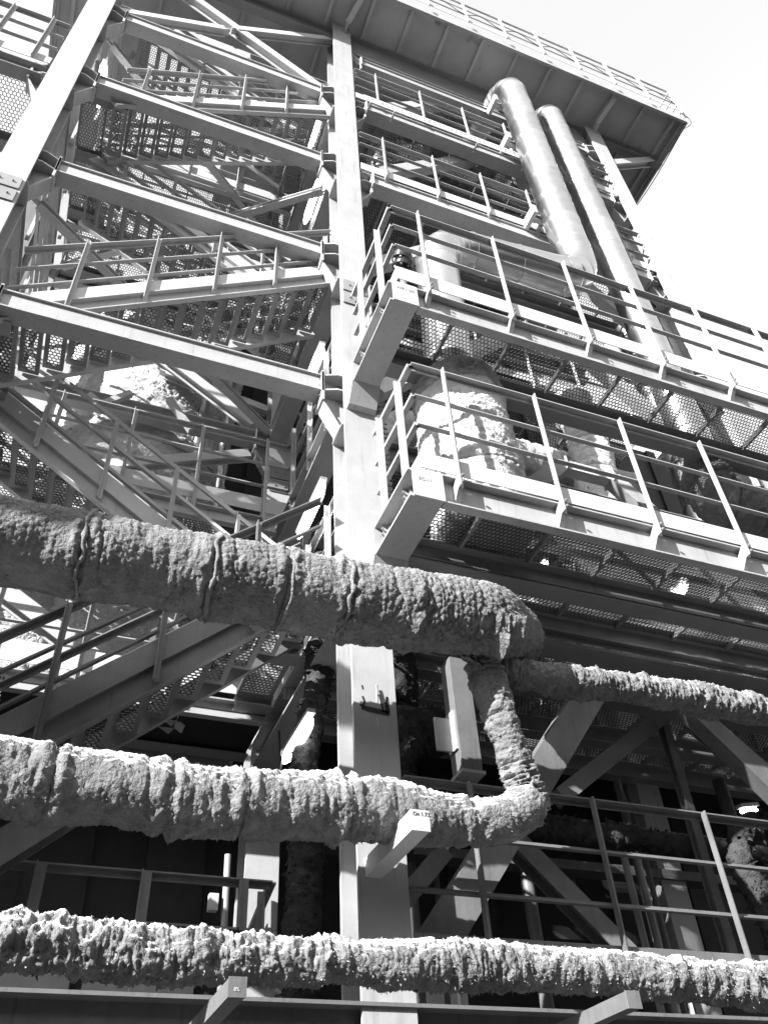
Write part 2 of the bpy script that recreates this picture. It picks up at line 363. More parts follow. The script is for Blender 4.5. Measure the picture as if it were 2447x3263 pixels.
# ---------------------------------------------------------------- columns
def column(x0, y0, z1, label, w=.66, d=.7, z0=-2.7, splices=(), stubs=(), m='paint', z_holes=True):
    root = empty('steel_column', (x0+w/2, y0+d/2, z0), label, 'column')
    b = MB(); b.ext(Hp(w, d, .06, .05), (x0+w/2, y0+d/2, z0+.08), (x0+w/2, y0+d/2, z1), (0,1,0)); build('column_shaft', b, m, root)
    b = MB(); b.box((x0-.2, y0-.2, z0), (x0+w+.2, y0+d+.2, z0+.08)); build('base_plate', b, m, root)
    b = MB(); b.box((x0-.02, y0-.02, z1), (x0+w+.02, y0+d+.02, z1+.04)); build('cap_plate', b, m, root)
    for z in splices:
        for k in (0, 1):
            b = MB(); zz = z-.5*k; b.box((x0+.05, y0-.035, zz-.42), (x0+w-.05, y0-.002, zz)); sp = build('splice_plate', b, 'paint2', root)
            bolts(sp, [(x0+.2, y0-.035, zz-.2), (x0+w-.2, y0-.035, zz-.2)])
            b = MB(); b.box((x0+w/2-.065, y0+.1, zz-.42), (x0+w/2-.028, y0+d-.1, zz)); build('splice_plate', b, 'paint2', root)
    for (side, z, h) in stubs:
        # stub: top plate, bottom plate, web and haunch, ending in an end plate with bolts
        sx = side; xe = x0 if sx < 0 else x0+w; xc = x0+w/2; xp = xe+sx*.36
        yc = y0+d/2
        def plan(zt, t, name='stiffener_plate'):
            b = MB(); q = [(xe-sx*.0, y0+.06),(xe, y0+d-.06),(xe+sx*.12, y0+d-.06),(xp, yc+.19),(xp, yc-.19),(xe+sx*.12, y0+.06)]
            # extend between the flanges
            q2 = [(xc+sx*.03, y0+.062),(xc+sx*.03, y0+d-.062),(xe+sx*.1, y0+d-.062),(xp, yc+.19),(xp, yc-.19),(xe+sx*.1, y0+.062)]
            vs = [(x, y, zt-t) for x, y in q2]+[(x, y, zt) for x, y in q2]; n = 6
            fs = [tuple(range(6)), tuple(range(6,12))[::-1]]+[(i,(i+1)%n,n+(i+1)%n,n+i) for i in range(n)]
            if sx > 0: fs = [f[::-1] for f in fs]
            b.add(vs, fs); return build(name, b, m, root)
        plan(z, .04); plan(z-h+.04, .04)
        b = MB(); b.box((xc+sx*.03, yc-.02, z-h+.04), (xp, yc+.02, z-.04)); build('stub_web', b, m, root)
        q = [(xc+sx*.03, z-h), (xp, z-h), (xp, z-h-.3), (xe+sx*.05, z-h-.95), (xc+sx*.03, z-h-.95)]
        b = MB(); n = 5; b.add([(x, yc-.018, zz) for x, zz in q]+[(x, yc+.018, zz) for x, zz in q], [tuple(range(5)), tuple(range(5,10))[::-1]]+[(i,n+i,n+(i+1)%n,(i+1)%n) for i in range(n)]); build('haunch_web', b, m, root)
        b = MB(); b.bar((xp-sx*.005, yc, z-h-.315), (xe+sx*.03, yc, z-h-.965), .34, .035); build('haunch_flange', b, m, root)
        b = MB(); b.box((xc+sx*.03, y0+.062, z-h-.99), (xe+sx*.04, y0+d-.062, z-h-.95)); build('stiffener_plate', b, m, root)
        b = MB(); b.box((xp, yc-.22, z+.08), (xp+sx*.05, yc+.22, z-h-.3)); ep = build('end_plate', b, 'white', root)
        rr = (0, 0, R(-90) if sx > 0 else R(90))
        rr = (0, 0, R(90) if sx > 0 else R(-90))
        bolts(ep, [(xp+sx*.05, yc+dy, z-dz) for dy in (-.12, .12) for dz in (.1, .3, h+.1)], rot=rr)
    return root
XL, XC, XR = -3.75, 3.74, 14.35
lst = [(-1, L[1]+.25, .5), (-1, L[2]+.28, .5), (-1, L[3]+.1, .5), (-1, L[4]+.2, .5)]
column(XC, 10, ROOF-.3, 'tall pale steel column up the middle of the picture', splices=(17.1,), stubs=lst+[(1, L[3]-.5, .5), (1, L[4]-.2, .5), (1, 31.95, .5)])
column(XL, 10, ROOF-.3, 'leaning-looking tall steel column at the left edge of the stair tower', splices=(17.15,), stubs=[(1, L[1]+.25, .5), (1, L[2]+.28, .5), (1, L[3]+.1, .5), (1, L[4]+.2, .5), (-1, L[3]-.6, .5)])
column(XR, 10, ROOF-.4, 'tall steel column behind the two shiny vertical pipes', stubs=[(-1, L[2], .5), (-1, L[3]-.1, .5), (-1, L[4], .5), (-1, 32.2, .5)])
column(XC, 16.1, ROOF, 'rear steel column behind the stair tower, on the side of the middle column', splices=(16.9,), stubs=[(-1, L[2], .5), (-1, L[1], .5), (-1, L[3], .5)])
column(XL, 16.1, 30, 'rear steel column behind the left tall column')
column(13.35, 16.1, ROOF, 'rear steel column deep in the dark corner at lower right')

# ---------------------------------------------------------------- beams
def beam(p0, p1, w, h, label, m='paint', group=None, plates=True, name='steel_beam', cat='beam', upv=(0,0,1), tf=.035, parent=None):
    b = MB(); b.ext(Bp(w, h) if (group or '').startswith(('cross beams', 'front beams')) else Hp(w, h, tf, .03), p0, p1, upv)
    if parent is not None: return build(name, b, m, parent)
    o = build(name, b, m, org=p0); tag(o, label, cat, group)
    if plates:
        d = np.array(p1, float)-np.array(p0, float); d /= np.linalg.norm(d)
        for p, s in ((p0, 1), (p1, -1)):
            e = MB(); e.bar(np.array(p)+d*s*.0-d*s*.045, np.array(p)-d*s*.001, w+.06, h+.1, upv); ep = build('end_plate', e, 'white', o)
            q = MB(); c = np.array(p, float)+d*s*.35; zz = c[2]
            if abs(d[2]) < .1 and abs(d[0]) > .9:
                # triangular stiffener under the beam end, bolts
                for yy in (-.11, .11):
                    bolts(ep, [(p[0]+s*.0, p[1]+yy, p[2]+dz) for dz in (-.12, .12)], rot=(0, 0, R(90) if s > 0 else R(-90)))
    return o
G1 = 'cross beams of the stair tower front'
for z, h, lb in ((L[1]+.0, .5, 'lowest of the four long pale beams crossing the stair tower'), (L[2]+.03, .5, 'second lowest long beam crossing the stair tower'),
                 (L[3]-.15, .52, 'second highest long beam crossing the stair tower'), (L[4]-.05, .52, 'highest long beam crossing the stair tower, under the sky gap')):
    beam((XL+.66+.41, 10.35, z), (XC-.41, 10.35, z), .38, h, lb, group=G1)
G2 = 'front beams of the right-hand bay'
for z, y, lb in ((L[3]-.78, 10.2, 'front beam of the right bay under the middle mesh gallery railing'), (L[4]-.5, 10.2, 'front beam of the right bay behind the cable tray'),
                 (31.7, 10.3, 'narrow top front beam of the right bay below the roof girder')):
    beam((XC+1.07, y, z), (XR-.41, y, z), .42, .5, lb, group=G2)
beam((XC+.66, 10.3, 33.2), (XR, 10.3, 33.2), .3, 1.7, 'deep roof girder over the right bay', name='roof_girder', plates=False, m='paint2')
beam((XL+.66, 10.3, 33.6), (XC, 10.3, 33.6), .3, .8, 'shallow roof girder over the stair tower', name='roof_girder', plates=False, m='paint2')
beam((XR+.66, 10.3, 33.9), (18.1, 10.3, 33.9), .3, .6, 'short roof girder cantilevered past the right column', name='roof_girder', plates=False, m='paint2')
beam((XC+.66, 11.0, 8.9), (20, 11.0, 8.9), .5, .86, 'deep dusty main beam below the lower platform', name='steel_beam', plates=False, m='paint2', tf=.06)
dd = MB()
for i in range(60):
    x = 7.6+i*.2+random.uniform(-.05,.05); dd.box((x, 10.76+random.uniform(0,.04), 8.53), (x+.21, 10.95, 8.55+random.uniform(.0,.04)))
bm_main = bpy.data.objects['steel_beam.007'] if 'steel_beam.007' in bpy.data.objects else None
for o in bpy.data.objects:
    if o.get('label') == 'deep dusty main beam below the lower platform': bm_main = o
build('settled_dust', dd, 'snow', bm_main, kind='stuff')
G3 = 'side beams running back from the middle column'
for k, (z, nm) in enumerate(zip([L[0]-.35]+[x-.25 for x in L[1:5]], ['beside the unlit diagonal stair', 'behind the lower lamps', 'above the lamp by the splice plate', 'above the long bright lamp', 'under the highest lamp'])):
    beam((XC+.2, 10.72, z), (XC+.2, 16.08, z), .5, .62, 'front-to-back tower beam '+nm, group=G3, m='paint', plates=False)
G4 = 'side beams running back from the left column'
for z, nm in zip(L[0:5], ['lowest of the row', 'second lowest of the row', 'middle of the row', 'second highest of the row', 'highest of the row']):
    beam((XL+.3, 10.72, z-.3), (XL+.3, 16.08, z-.3), .4, .5, 'front-to-back beam behind the left column, '+nm, group=G4, plates=False)
G5 = 'rear cross beams behind the stair tower'
for z, nm in zip(L[0:5], ['below the walkway with the black shadow', 'behind the lower landing rails', 'crossing the big lagged vessel', 'behind the upper walkway', 'just under the sky gap']):
    beam((XL+.7, 16.4, z-.3), (XC-.41, 16.4, z-.3), .38, .45, 'rear cross beam '+nm, group=G5)
    
# ---------------------------------------------------------------- braces
GB = 'diagonal braces of the right bay'
names = ['dark one behind the lagged drop pipe', 'one behind the lower platform railing', 'one seen through the upper platform mesh', 'one above the upper platform', 'one between the mesh galleries', 'one just under the roof girder']
tops = [7.45, 13.2, 18.4, 23.3, 28.2, 32.8]
for z, nm in zip(tops, names):
    low = 3.1 if z < 8 else z-4.3
    x0 = 4.9 if z < 8 else 4.7
    yb = 10.6
    pa = (x0, yb, low); pb = (9.0 if z > 8 else 8.35, yb, z)
    o = MB(); o.bar(pa, pb, .36 if z > 8 else .5, .3, (0,1,0)); tag(build('diagonal_brace', o, 'paint' if z > 8 else 'shaded_paint', org=pa), 'left-hand diagonal box brace, '+nm, 'brace', GB)
    pa = (14.1, yb, low+.3); pb = (10.35, yb, z)
    o = MB(); o.bar(pa, pb, .36, .3, (0,1,0)); tag(build('diagonal_brace', o, 'paint' if z > 8 else 'shaded_paint', org=pa), 'right-hand diagonal box brace, '+nm, 'brace', GB)
    if z > 8:
        o = MB(); o.bar((9.1, yb, z+.02), (10.25, yb, z+.02), .26, .26); g_ = build('brace_node', o, 'white', org=(9.7, yb, z)); tag(g_, 'pale box node joining two braces, '+nm, 'bracket', 'brace nodes of the right bay')
        for xx in (9.07, 10.27):
            e = MB(); e.box((xx-.02, yb-.2, z-.16), (xx+.02, yb+.2, z+.2)); build('end_plate', e, 'white', g_)
def brace(p0, p1, w, h, label, m='paint', upv=(0,1,0), group=None):
    o = MB(); o.ext(Hp(w, h, .03, .03), p0, p1, upv); r = build('diagonal_brace', o, m, org=p0); tag(r, label, 'brace', group)
    d = np.array(p1, float)-np.array(p0, float); d /= np.linalg.norm(d)
    for p, s in ((p0, 1), (p1, -1)):
        e = MB(); e.bar(np.array(p)-d*s*.18, np.array(p)+d*s*.1, .04, h*.8, upv); gp = build('gusset_plate', e, 'white', r)
    return r
brace((0.2, 16.25, 20.75), (3.25, 16.25, 18.55), .3, .3, 'white brace falling to the right in front of the lagged vessel', m='white')
brace((-1.4, 16.4, 15.4), (3.2, 16.3, 17.35), .28, .28, 'pale brace rising to the right across the foot of the lagged vessel', m='white')
brace((.6, 16.6, 20.3), (3.7, 16.6, 19.75), .25, .25, 'nearly level white strut behind the lowest tower beam', m='white')
brace((-2.9, 15.2, 11.4), (2.0, 15.2, 8.3), .35, .35, 'white brace falling to the right below the big lagged pipe', m='white')
brace((-2.0, 10.4, 32.9), (3.5, 10.4, 28.45), .32, .3, 'long white brace falling to the right at the top of the tower', m='white')
brace((-2.9, 10.35, 28.6), (.1, 10.35, 30.35), .26, .26, 'left half of the thin white strut under the roof', m='white')
brace((.45, 10.35, 30.75), (3.7, 10.35, 33.2), .26, .26, 'right half of the thin white strut under the roof', m='white')
brace((10.8, 10.9, 7.4), (14.2, 10.9, 4.3), .4, .35, 'dark brace falling right behind the lagged branch pipe', m='shaded_paint')
brace((11.0, 12, 8.2), (10.95, 12, 3.2), .17, .17, 'thin upright strut in the dark bay', m='shaded_paint')
brace((6.3, 11.2, 5.3), (8.6, 11.2, 3.1), .3, .3, 'dim brace falling right behind the lower right railing', m='shaded_paint')
brace((8.2, 12, 6.1), (12.4, 12, 9.1), .3, .3, 'black brace rising right under the mesh ceiling', m='shaded_paint')
brace((4.5, 11, 3.6), (5.4, 11, 4.55), .25, .3, 'short dim brace beside the middle column foot', m='shaded_paint')
brace((-2.6, 11.2, 2.2), (.3, 11.2, 4.75), .4, .35, 'dark brace under the left end of the middle lagged pipe', m='shaded_paint')
brace((15.1, 10.3, 31.6), (17.6, 10.3, 33.7), .3, .3, 'short strut from the right column up to the roof corner')
for x0, x1, z0, z1, nm in ((-1.2,-.75,17.0,16.7,'left'), (-.8,-.2,16.8,17.45,'middle'), (.75,1.45,17.6,16.6,'right')):
    o = MB(); o.bar((x0,15.2,z0),(x1,15.2,z1),.16,.16); tag(build('pipe_support', o, 'paint', org=(x0,15.2,z0)), nm+' short steel lug in front of the lagged vessel', 'bracket', 'lugs on the lagged vessel')

for z, ya, yb_, nm in ((L[2]-.35, 11.0, 15.9, 'behind the second lowest tower beam'), (L[3]-.35, 15.9, 11.0, 'under the fourth landing'), (L[4]-.35, 11.0, 15.9, 'under the highest walkway')):
    brace((XL+.8, ya, z), (XC-.1, yb_, z), .2, .2, 'level pale cross brace '+nm, m='white', upv=(0,0,1), group='level cross braces of the tower')
for x, y, nm in ((-2.2, 17.2, 'left'), (1.9, 17.4, 'middle'), (2.6, 17.0, 'right')):
    b = MB(); b.sm = True; b = sweep(np.array([(x, y, zz) for zz in np.arange(8.5, 33, 1.2)]), .13 if nm != 'middle' else .2, 14); tag(build('riser_pipe', b, 'clad', org=(x, y, 8.5)), nm+' bare metal riser behind the tower stairs', 'pipe', 'bare risers behind the tower')
# ---------------------------------------------------------------- roof
rt = empty('canopy_roof', (6, 12, ROOF), 'big grey canopy roof seen from below', 'roof')
def slab(x0, x1, y0, y1, pitch=1.43):
    xs = [x0]; x = 6.36-pitch*12
    while x < x1-.3:
        if x > x0+.3: xs.append(x)
        x += pitch
    xs.append(x1)
    for a, b_ in zip(xs[:-1], xs[1:]):
        b = MB(); b.box((a+.012, y0, ROOF+random.uniform(0,.012)), (b_-.012, y1, ROOF+.06)); build('roof_panel', b, 'roof', rt)
    for x in xs:
        b = MB(); b.bar((x, y0+.12, ROOF-.07), (x, y1-.02, ROOF-.07), .13, .12); build('roof_joist', b, 'roof', rt)
slab(-5.6, 18.2, 8.5, 12.1); slab(1.2, 18.2, 12.12, 19.5); slab(-5.6, -2.45, 12.12, 19.5)
b = MB(); b.ext(Cp(.1, .42, .03, -1), (-5.6, 8.48, ROOF-.05), (18.25, 8.48, ROOF-.05)); build('edge_beam', b, 'paint', rt)
b = MB(); b.ext(Cp(.1, .42, .03), (18.22, 8.5, ROOF-.05), (18.22, 19.5, ROOF-.05)); build('edge_beam', b, 'paint', rt)
b = MB(); b.ext(Cp(.1, .42, .03, -1), (-5.62, 8.5, ROOF-.05), (-5.62, 19.5, ROOF-.05)); build('edge_beam', b, 'paint', rt)
for x in (4.2, 14.75):
    h_ = empty('roof_hanger', (x, 9.9, ROOF-.6), 'slanted white hanger from the roof to the '+('middle column head' if x < 9 else 'right column head'), 'hanger', 'roof hangers')
    o = MB(); o.bar((x, 9.8, ROOF-.1), (x+.05, 8.85, ROOF-.14), .22, .2); o2 = MB()
    o = MB(); o.ext(Hp(.2, .2, .02, .02), (x+.02, 9.75, ROOF-.35), (x+.3, 8.7, ROOF+.0), (0,0,1)); build('hanger_bar', o, 'white', h_)
    o = MB(); o.box((x-.02, 9.72, ROOF-.75), (x+.02, 9.99, ROOF-.2)); build('gusset_plate', o, 'white', h_)

# ---------------------------------------------------------------- railings
def rail_run(label, path, posts, top=2.45, mids=(1.65,.95), toe=(.12,.42), drop=.25, out=(0,-1), m='paint', group='guard railings', name='guard_railing', foot=False, base=0, pw=.09, th=1.0):
    """path: list of (x,y,z) at deck edge; posts: list of (x,y,z); rails follow the path"""
    root = empty(name, path[0], label, 'railing', group); path = [np.array(p, float) for p in path]
    o2 = np.array((out[0], out[1], 0.))
    for a, b_ in zip(path[:-1], path[1:]):
        d = b_-a; lat = np.cross(d/np.linalg.norm(d), (0,0,1)); sgn = 1
        def at(h, off=0): return a+np.array((0,0,h))+lat*off, b_+np.array((0,0,h))+lat*off
        p, q = at(top); mb = MB(); mb.ext([(th*x_, th*y_) for x_, y_ in [(-.065,-.09),(-.043,-.09),(-.043,-.022),(.065,-.022),(.065,0),(-.065,0)]], p, q); build('top_rail', mb, m, root)
        for h in mids:
            p, q = at(h); mb = MB(); mb.ext([(th*x_, th*y_) for x_, y_ in [(-.045,-.02),(.045,-.02),(.045,.0),(-.028,.0),(-.028,.05),(-.045,.05)]], p, q); build('mid_rail', mb, m, root)
        if toe:
            p, q = at((toe[0]+toe[1])/2, 0); mb = MB(); mb.bar(p, q, .018, toe[1]-toe[0]); build('toe_board', mb, 'white' if m not in ('paint2', 'shaded_paint') else m, root)
    d0 = path[1]-path[0]; d0[2] = 0; d0 /= np.linalg.norm(d0)
    for p in posts:
        p = np.array(p, float); dd_ = np.array(p[3:6]) if len(p) > 3 else d0; p = p[:3]; lat = np.array((-dd_[1], dd_[0], 0)); lat = lat if lat.dot(o2) > 0 else -lat
        a = p+lat*.05+np.array((0,0,-drop)); b_ = p+lat*.05+np.array((0,0,top-.01))
        mb = MB(); mb.ext([(-pw/2,0),(pw/2,0),(pw/2,.018),(-pw/2+.018,.018),(-pw/2+.018,.1),(-pw/2,.1)], a, b_, lat); po = build('post', mb, m, root)
        if foot:
            mb = MB(); w_ = dd_*.045; c = p+lat*.05
            mb.add([c-w_+np.array((0,0,-drop)), c-w_+np.array((0,0,-drop+.26)), c-w_-lat*.2+np.array((0,0,-drop+.1-.0)), c-w_-lat*.2+np.array((0,0,-drop-.22)),
                    c+w_+np.array((0,0,-drop)), c+w_+np.array((0,0,-drop+.26)), c+w_-lat*.2+np.array((0,0,-drop+.1)), c+w_-lat*.2+np.array((0,0,-drop-.22))],
                   [(0,1,2,3),(7,6,5,4),(0,4,5,1),(3,2,6,7),(1,5,6,2),(0,3,7,4)]); build('foot_bracket', mb, m, root)
            ang = math.atan2(lat[1], lat[0])+math.pi/2
            bolts(po, [c+lat*.105+np.array((0,0,-drop+z)) for z in (.07, .19)], rot=(0,0,ang))
    return root

# ---------------------------------------------------------------- decks
def deck(name, label, x0, x1, ys, z, pitch=1.28, xoff=None, edge='C', m='paint2', group=None, fr=True, cat='platform', a=.075, jh=.2, bh=.5):
    """mesh deck: joists front-to-back, long beams at each y in ys, expanded-metal gratings between"""
    root = empty(name, (x0, ys[0], z), label, cat, group)
    for k, y in enumerate(ys):
        mb = MB()
        if k == 0 and fr: mb.ext(Cp(.16, bh+.1, .03, 1), (x0, y+.15, z-(bh+.1)/2-.03), (x1, y+.15, z-(bh+.1)/2-.03)); build('edge_channel', mb, 'paint', root)
        else: mb.ext(Hp(.34, bh, .03, .03), (x0, y, z-bh/2-.03), (x1, y, z-bh/2-.03)); build('deck_beam', mb, m, root)
    xs = []; x = x0 if xoff is None else xoff
    while x > x0: x -= pitch
    while x < x1:
        if x >= x0: xs.append(x)
        x += pitch
    for k in range(len(ys)-1):
        ya, yb = ys[k]+(.2 if k == 0 else .17), ys[k+1]-.17
        me = None
        for x in xs:
            if me is None:
                mb = MB(); mb.bar((0, 0, -.05), (0, yb-ya, -.05), .055, .1); me = mb.mesh('joist', m)
            inst('joist', me, (x, ya, z-.03), root)
        hx = hexmesh(pitch-.02, yb-ya+.02, a)
        for x in [xs[0]-pitch]+xs:
            if x < x0-.05:
                if xs[0]-x0 < .2: continue
                inst('grating', hexmesh(xs[0]-x0, yb-ya, a), (x0, ya, z-.02), root); continue
            if x+pitch > x1+.02:
                if x1-x > .2: inst('grating', hexmesh(x1-x-.02, yb-ya, a), (x+.01, ya, z-.02), root)
                continue
            inst('grating', hx, (x+.01, ya-.01, z-.02), root)
    return root
# lower platform
P2Y = 8.161
deck('mesh_platform', 'lower projecting mesh platform on the right, nearest the lagged pipes', 4.62, 20, [P2Y, 9.8], 9.3, 1.31, 5.6, bh=.5)
deck('mesh_platform', 'mesh floor strip between the lower platform and the main beam', 4.5, 20, [9.83, 11.05, 13.0, 14.6, 16.0], 9.29, 1.31, 5.6, fr=False, bh=.4, a=.085)
deck('mesh_platform', 'upper projecting mesh platform on the right, under the shiny duct', 4.35, 20, [7.675, 9.22], 13.62, 1.27, 5.29, bh=.52)
deck('mesh_platform', 'mesh floor behind the upper projecting platform', 4.5, 21, [11.3, 12.7, 14.2, 16.0], L[1]-.1, 1.31, 5.4, fr=False, a=.085)
deck('mesh_platform', 'mesh gallery floor halfway up the right bay', 4.5, 14.2, [12.3, 14.2, 16.0], L[2]-.1, 1.31, 5.4, fr=False, a=.09)
deck('mesh_platform', 'mesh gallery floor behind the middle railing of the right bay', 4.5, 14.2, [10.2, 12.2, 14.2, 16.0], L[3]-.45, 1.31, 5.4, fr=False, a=.09)
deck('mesh_platform', 'mesh gallery floor behind the topmost railing of the right bay', 4.5, 14.2, [10.2, 12.2, 14.2, 16.0], L[4]-.2, 1.31, 5.4, fr=False, a=.09)
for z, lb in ((L[0], 'walkway under the lowest rails, left of the middle column'), (L[1], 'walkway crossing in front of the lagged vessel foot'), (L[3], 'walkway behind the third tower beam'), (L[4], 'highest walkway behind the tower stairs')):
    deck('mesh_walkway', 'mesh '+lb, -3.0, 3.6, [14.3, 16.0], z-.05, 1.5, -2.9, cat='walkway', bh=.3)
deck('mesh_platform', 'side platform of mesh at the far left beyond the tall column', -12, XL-.1, [10.2, 12.2], 22.75, 1.31, -4.1, fr=False, a=.09)
deck('mesh_platform', 'lower side platform of mesh at the far left edge', -9, XL-.1, [10.2, 11.6], 17.6, 1.31, -4.1, fr=False, a=.09)
# landings (small decks at the flight ends)
for z, xa, xb, lb in ((L[0], 2.9, 3.6, 'lowest stair landing beside the middle column'), (L[1], -3.0, -2.4, 'second stair landing beside the left column'), (L[2], 2.9, 3.6, 'third stair landing beside the middle column'), (L[3], -3.0, -2.0, 'fourth stair landing beside the left column'), (L[4], 3.0, 3.6, 'highest stair landing beside the middle column')):
    deck('stair_landing', lb, xa, xb, [10.6, 12.3, 14.1], z-.05, .62, xa, cat='landing', bh=.25, fr=False)

# end beams of the projecting platforms
def endbeam(x0, x1, y0, zt, zb, label):
    root = empty('outrigger_beam', (x0, y0, zb), label, 'beam', 'outrigger beams of the projecting platforms')
    b = MB(); b.ext(Hp(x1-x0, zt-zb, .04, .03), ((x0+x1)/2, y0, (zt+zb)/2), ((x0+x1)/2, 9.85, (zt+zb)/2)); build('beam_section', b, 'paint', root)
    b = MB(); q = [(9.85, zt), (9.85, zb), (9.7, zb-.02), (9.998, zb-.55), (9.998, zt)]; n = 5
    q = [(9.6, zt), (9.6, zb), (9.85, zb-.42), (9.998, zb-.42), (9.998, zt)]
    b.add([(x0-.02, y, z) for y, z in q]+[(x1+.02, y, z) for y, z in q], [tuple(range(5))[::-1], tuple(range(5,10))]+[(i,(i+1)%n,n+(i+1)%n,n+i) for i in range(n)])
    build('root_bracket', b, 'paint', root)
    b = MB(); b.box((x0+.06, y0-.03, zb), (x1+.02, y0+.0, zt)); build('end_plate', b, 'white', root)
    return root
endbeam(4.05, 4.6, P2Y, 9.25, 8.66, 'outrigger beam carrying the near corner of the lower platform')
endbeam(3.8, 4.33, 7.675, 13.58, 12.98, 'outrigger beam carrying the near corner of the upper platform')
# pencil marks on the ends, small writing
def text(body, size, loc, rot, parent, m='ink', name='painted_writing'):
    c = bpy.data.curves.new(name, 'FONT'); c.body = body; c.size = size*S; c.extrude = .0008; c.materials.append(M[m]); c.align_x = 'LEFT'
    tmp = bpy.data.objects.new('tmp', c); C.objects.link(tmp); me = bpy.data.meshes.new_from_object(tmp); bpy.data.objects.remove(tmp); bpy.data.curves.remove(c)
    o = bpy.data.objects.new(name, me); C.objects.link(o); o.parent = parent; o.location = tuple((np.array(loc)-ORG[parent.name])*S); o.rotation_euler = rot; return o
ob = [o for o in bpy.data.objects if o.name.startswith('outrigger_beam')]
text('EC-11', .09, (4.2, P2Y-.034, 9.0), (R(90),0,0), ob[0], m='paint2')
text('WP1-20', .11, (3.92, 7.675-.034, 13.35), (R(90),0,0), ob[1], m='paint2')

GR = 'guard railings of the right bay'
px = [4.9+1.83*i for i in range(9)]
rail_run('front railing of the lower projecting platform', [(4.3, P2Y, 9.3), (20, P2Y, 9.3)], [(x, P2Y, 9.3) for x in px], top=2.59, mids=(1.75,1.02), toe=(.02,.36), drop=.3, foot=True, group=GR)
rail_run('short side railing of the lower projecting platform', [(4.3, P2Y, 9.3), (4.3, 9.9, 9.3)], [(4.3, 8.55, 9.3), (4.3, 9.45, 9.3)], top=2.59, mids=(1.75,1.02), toe=(.02,.36), drop=.4, foot=True, out=(-1,0), group=GR)
px = [4.6+1.73*i for i in range(10)]
rail_run('front railing of the upper projecting platform', [(4.0, 7.675, 13.65), (20, 7.675, 13.65)], [(x, 7.675, 13.65) for x in px], top=2.75, mids=(2.02,1.27), toe=(.1,.5), drop=.2, foot=True, group=GR)
rail_run('short side railing of the upper projecting platform', [(4.0, 7.675, 13.65), (4.0, 9.9, 13.65)], [(4.0, 8.2, 13.65), (4.0, 9.25, 13.65)], top=2.75, mids=(2.02,1.27), toe=(.1,.5), drop=.3, foot=True, out=(-1,0), group=GR)
px = [5.2+1.62*i for i in range(6)]
rail_run('middle gallery railing across the right bay', [(4.45, 10, 23.05), (14.3, 10, 23.05)], [(x, 10, 23.05) for x in px], top=2.33, mids=(1.65,.92), toe=(.05,.42), drop=.1, foot=True, group=GR)
rail_run('topmost gallery railing across the right bay', [(4.45, 10, 28.0), (14.3, 10, 28.0)], [(x, 10, 28.0) for x in px], top=2.33, mids=(1.65,.95), toe=(.05,.42), drop=.1, group=GR)
rail_run('short level rails close behind the middle column on its right', [(4.45, 12.2, L[2]), (14.2, 12.2, L[2])], [(5.4+1.6*i, 12.2, L[2]) for i in range(6)], group=GR)
rail_run('white railing along the roof edge', [(-5.5, 8.4, 34.75), (18.1, 8.4, 34.75)], [(8.47+1.6*i, 8.4, 34.75) for i in range(-8, 7)], top=2.0, mids=(1.35,.7), toe=(.0,.2), drop=.35, pw=.05, th=.5, m='white', group='roof railings')
rail_run('white railing along the right end of the roof', [(18.2, 8.4, 34.75), (18.2, 19, 34.75)], [(18.2, 8.45+1.6*i, 34.75) for i in range(6)], top=2.0, mids=(1.35,.7), toe=(.0,.2), drop=.35, out=(1,0), pw=.05, th=.5, m='white', group='roof railings')
rail_run('dim railing across the dark bay at lower right', [(4.42, 10, 2.85), (20, 10, 2.85)], [(5.4+1.98*i, 10, 2.85) for i in range(7)], top=2.28, mids=(1.52,.8), toe=(.0,.3), drop=.1, m='shaded_paint', group=GR)
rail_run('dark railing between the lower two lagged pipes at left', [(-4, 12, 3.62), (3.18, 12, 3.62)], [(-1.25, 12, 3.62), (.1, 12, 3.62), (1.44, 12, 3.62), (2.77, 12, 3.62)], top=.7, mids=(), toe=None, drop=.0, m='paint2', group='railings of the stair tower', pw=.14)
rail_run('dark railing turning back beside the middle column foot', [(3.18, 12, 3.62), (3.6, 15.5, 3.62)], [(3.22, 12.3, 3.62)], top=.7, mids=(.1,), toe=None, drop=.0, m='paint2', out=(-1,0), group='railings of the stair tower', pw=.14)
b = MB(); b.ext(Hp(.3, .2, .03, .03), (-4, 12, 3.55), (3.2, 12, 3.55)); tag(build('steel_beam', b, 'paint2', org=(-4,12,3.55)), 'low dark beam under the dark left railing', 'beam')
GT = 'railings of the stair tower'
for z, lb in ((L[0], 'walkway railing under the big lagged pipe'), (L[1], 'walkway railing in front of the lagged vessel'), (L[3], 'walkway railing behind the third tower beam'), (L[4], 'highest walkway railing behind the tower stairs')):
    rail_run(lb, [(-3.0, 14.3, z), (3.85, 14.3, z)], [(-1.6+1.62*i, 14.3, z) for i in range(4)], top=2.45, mids=(1.65,.9), toe=(.05,.5), drop=.25, group=GT)
for z, lb in ((L[0], 'lowest'), (L[1], 'second lowest'), (L[2], 'middle'), (L[3], 'second highest'), (L[4], 'highest')):
    rail_run(lb+' railing running back along the tower side by the middle column', [(3.85, 14.3, z), (3.85, 10.75, z)], [(3.85, 13.6, z), (3.85, 12.3, z), (3.85, 11.1, z)], top=2.45, mids=(1.65,.9), toe=(.05,.4), drop=.3, out=(-1,0), group=GT, foot=True)
for z, lb in ((L[3], 'behind the second highest walkway'), (L[4], 'behind the highest walkway')):
    rail_run('far-side walkway railing '+lb, [(-3.0, 15.95, z), (3.6, 15.95, z)], [(-2.4+1.62*i, 15.95, z) for i in range(4)], top=2.45, mids=(1.65,.9), toe=(.05,.4), drop=.2, group=GT, out=(0,1))
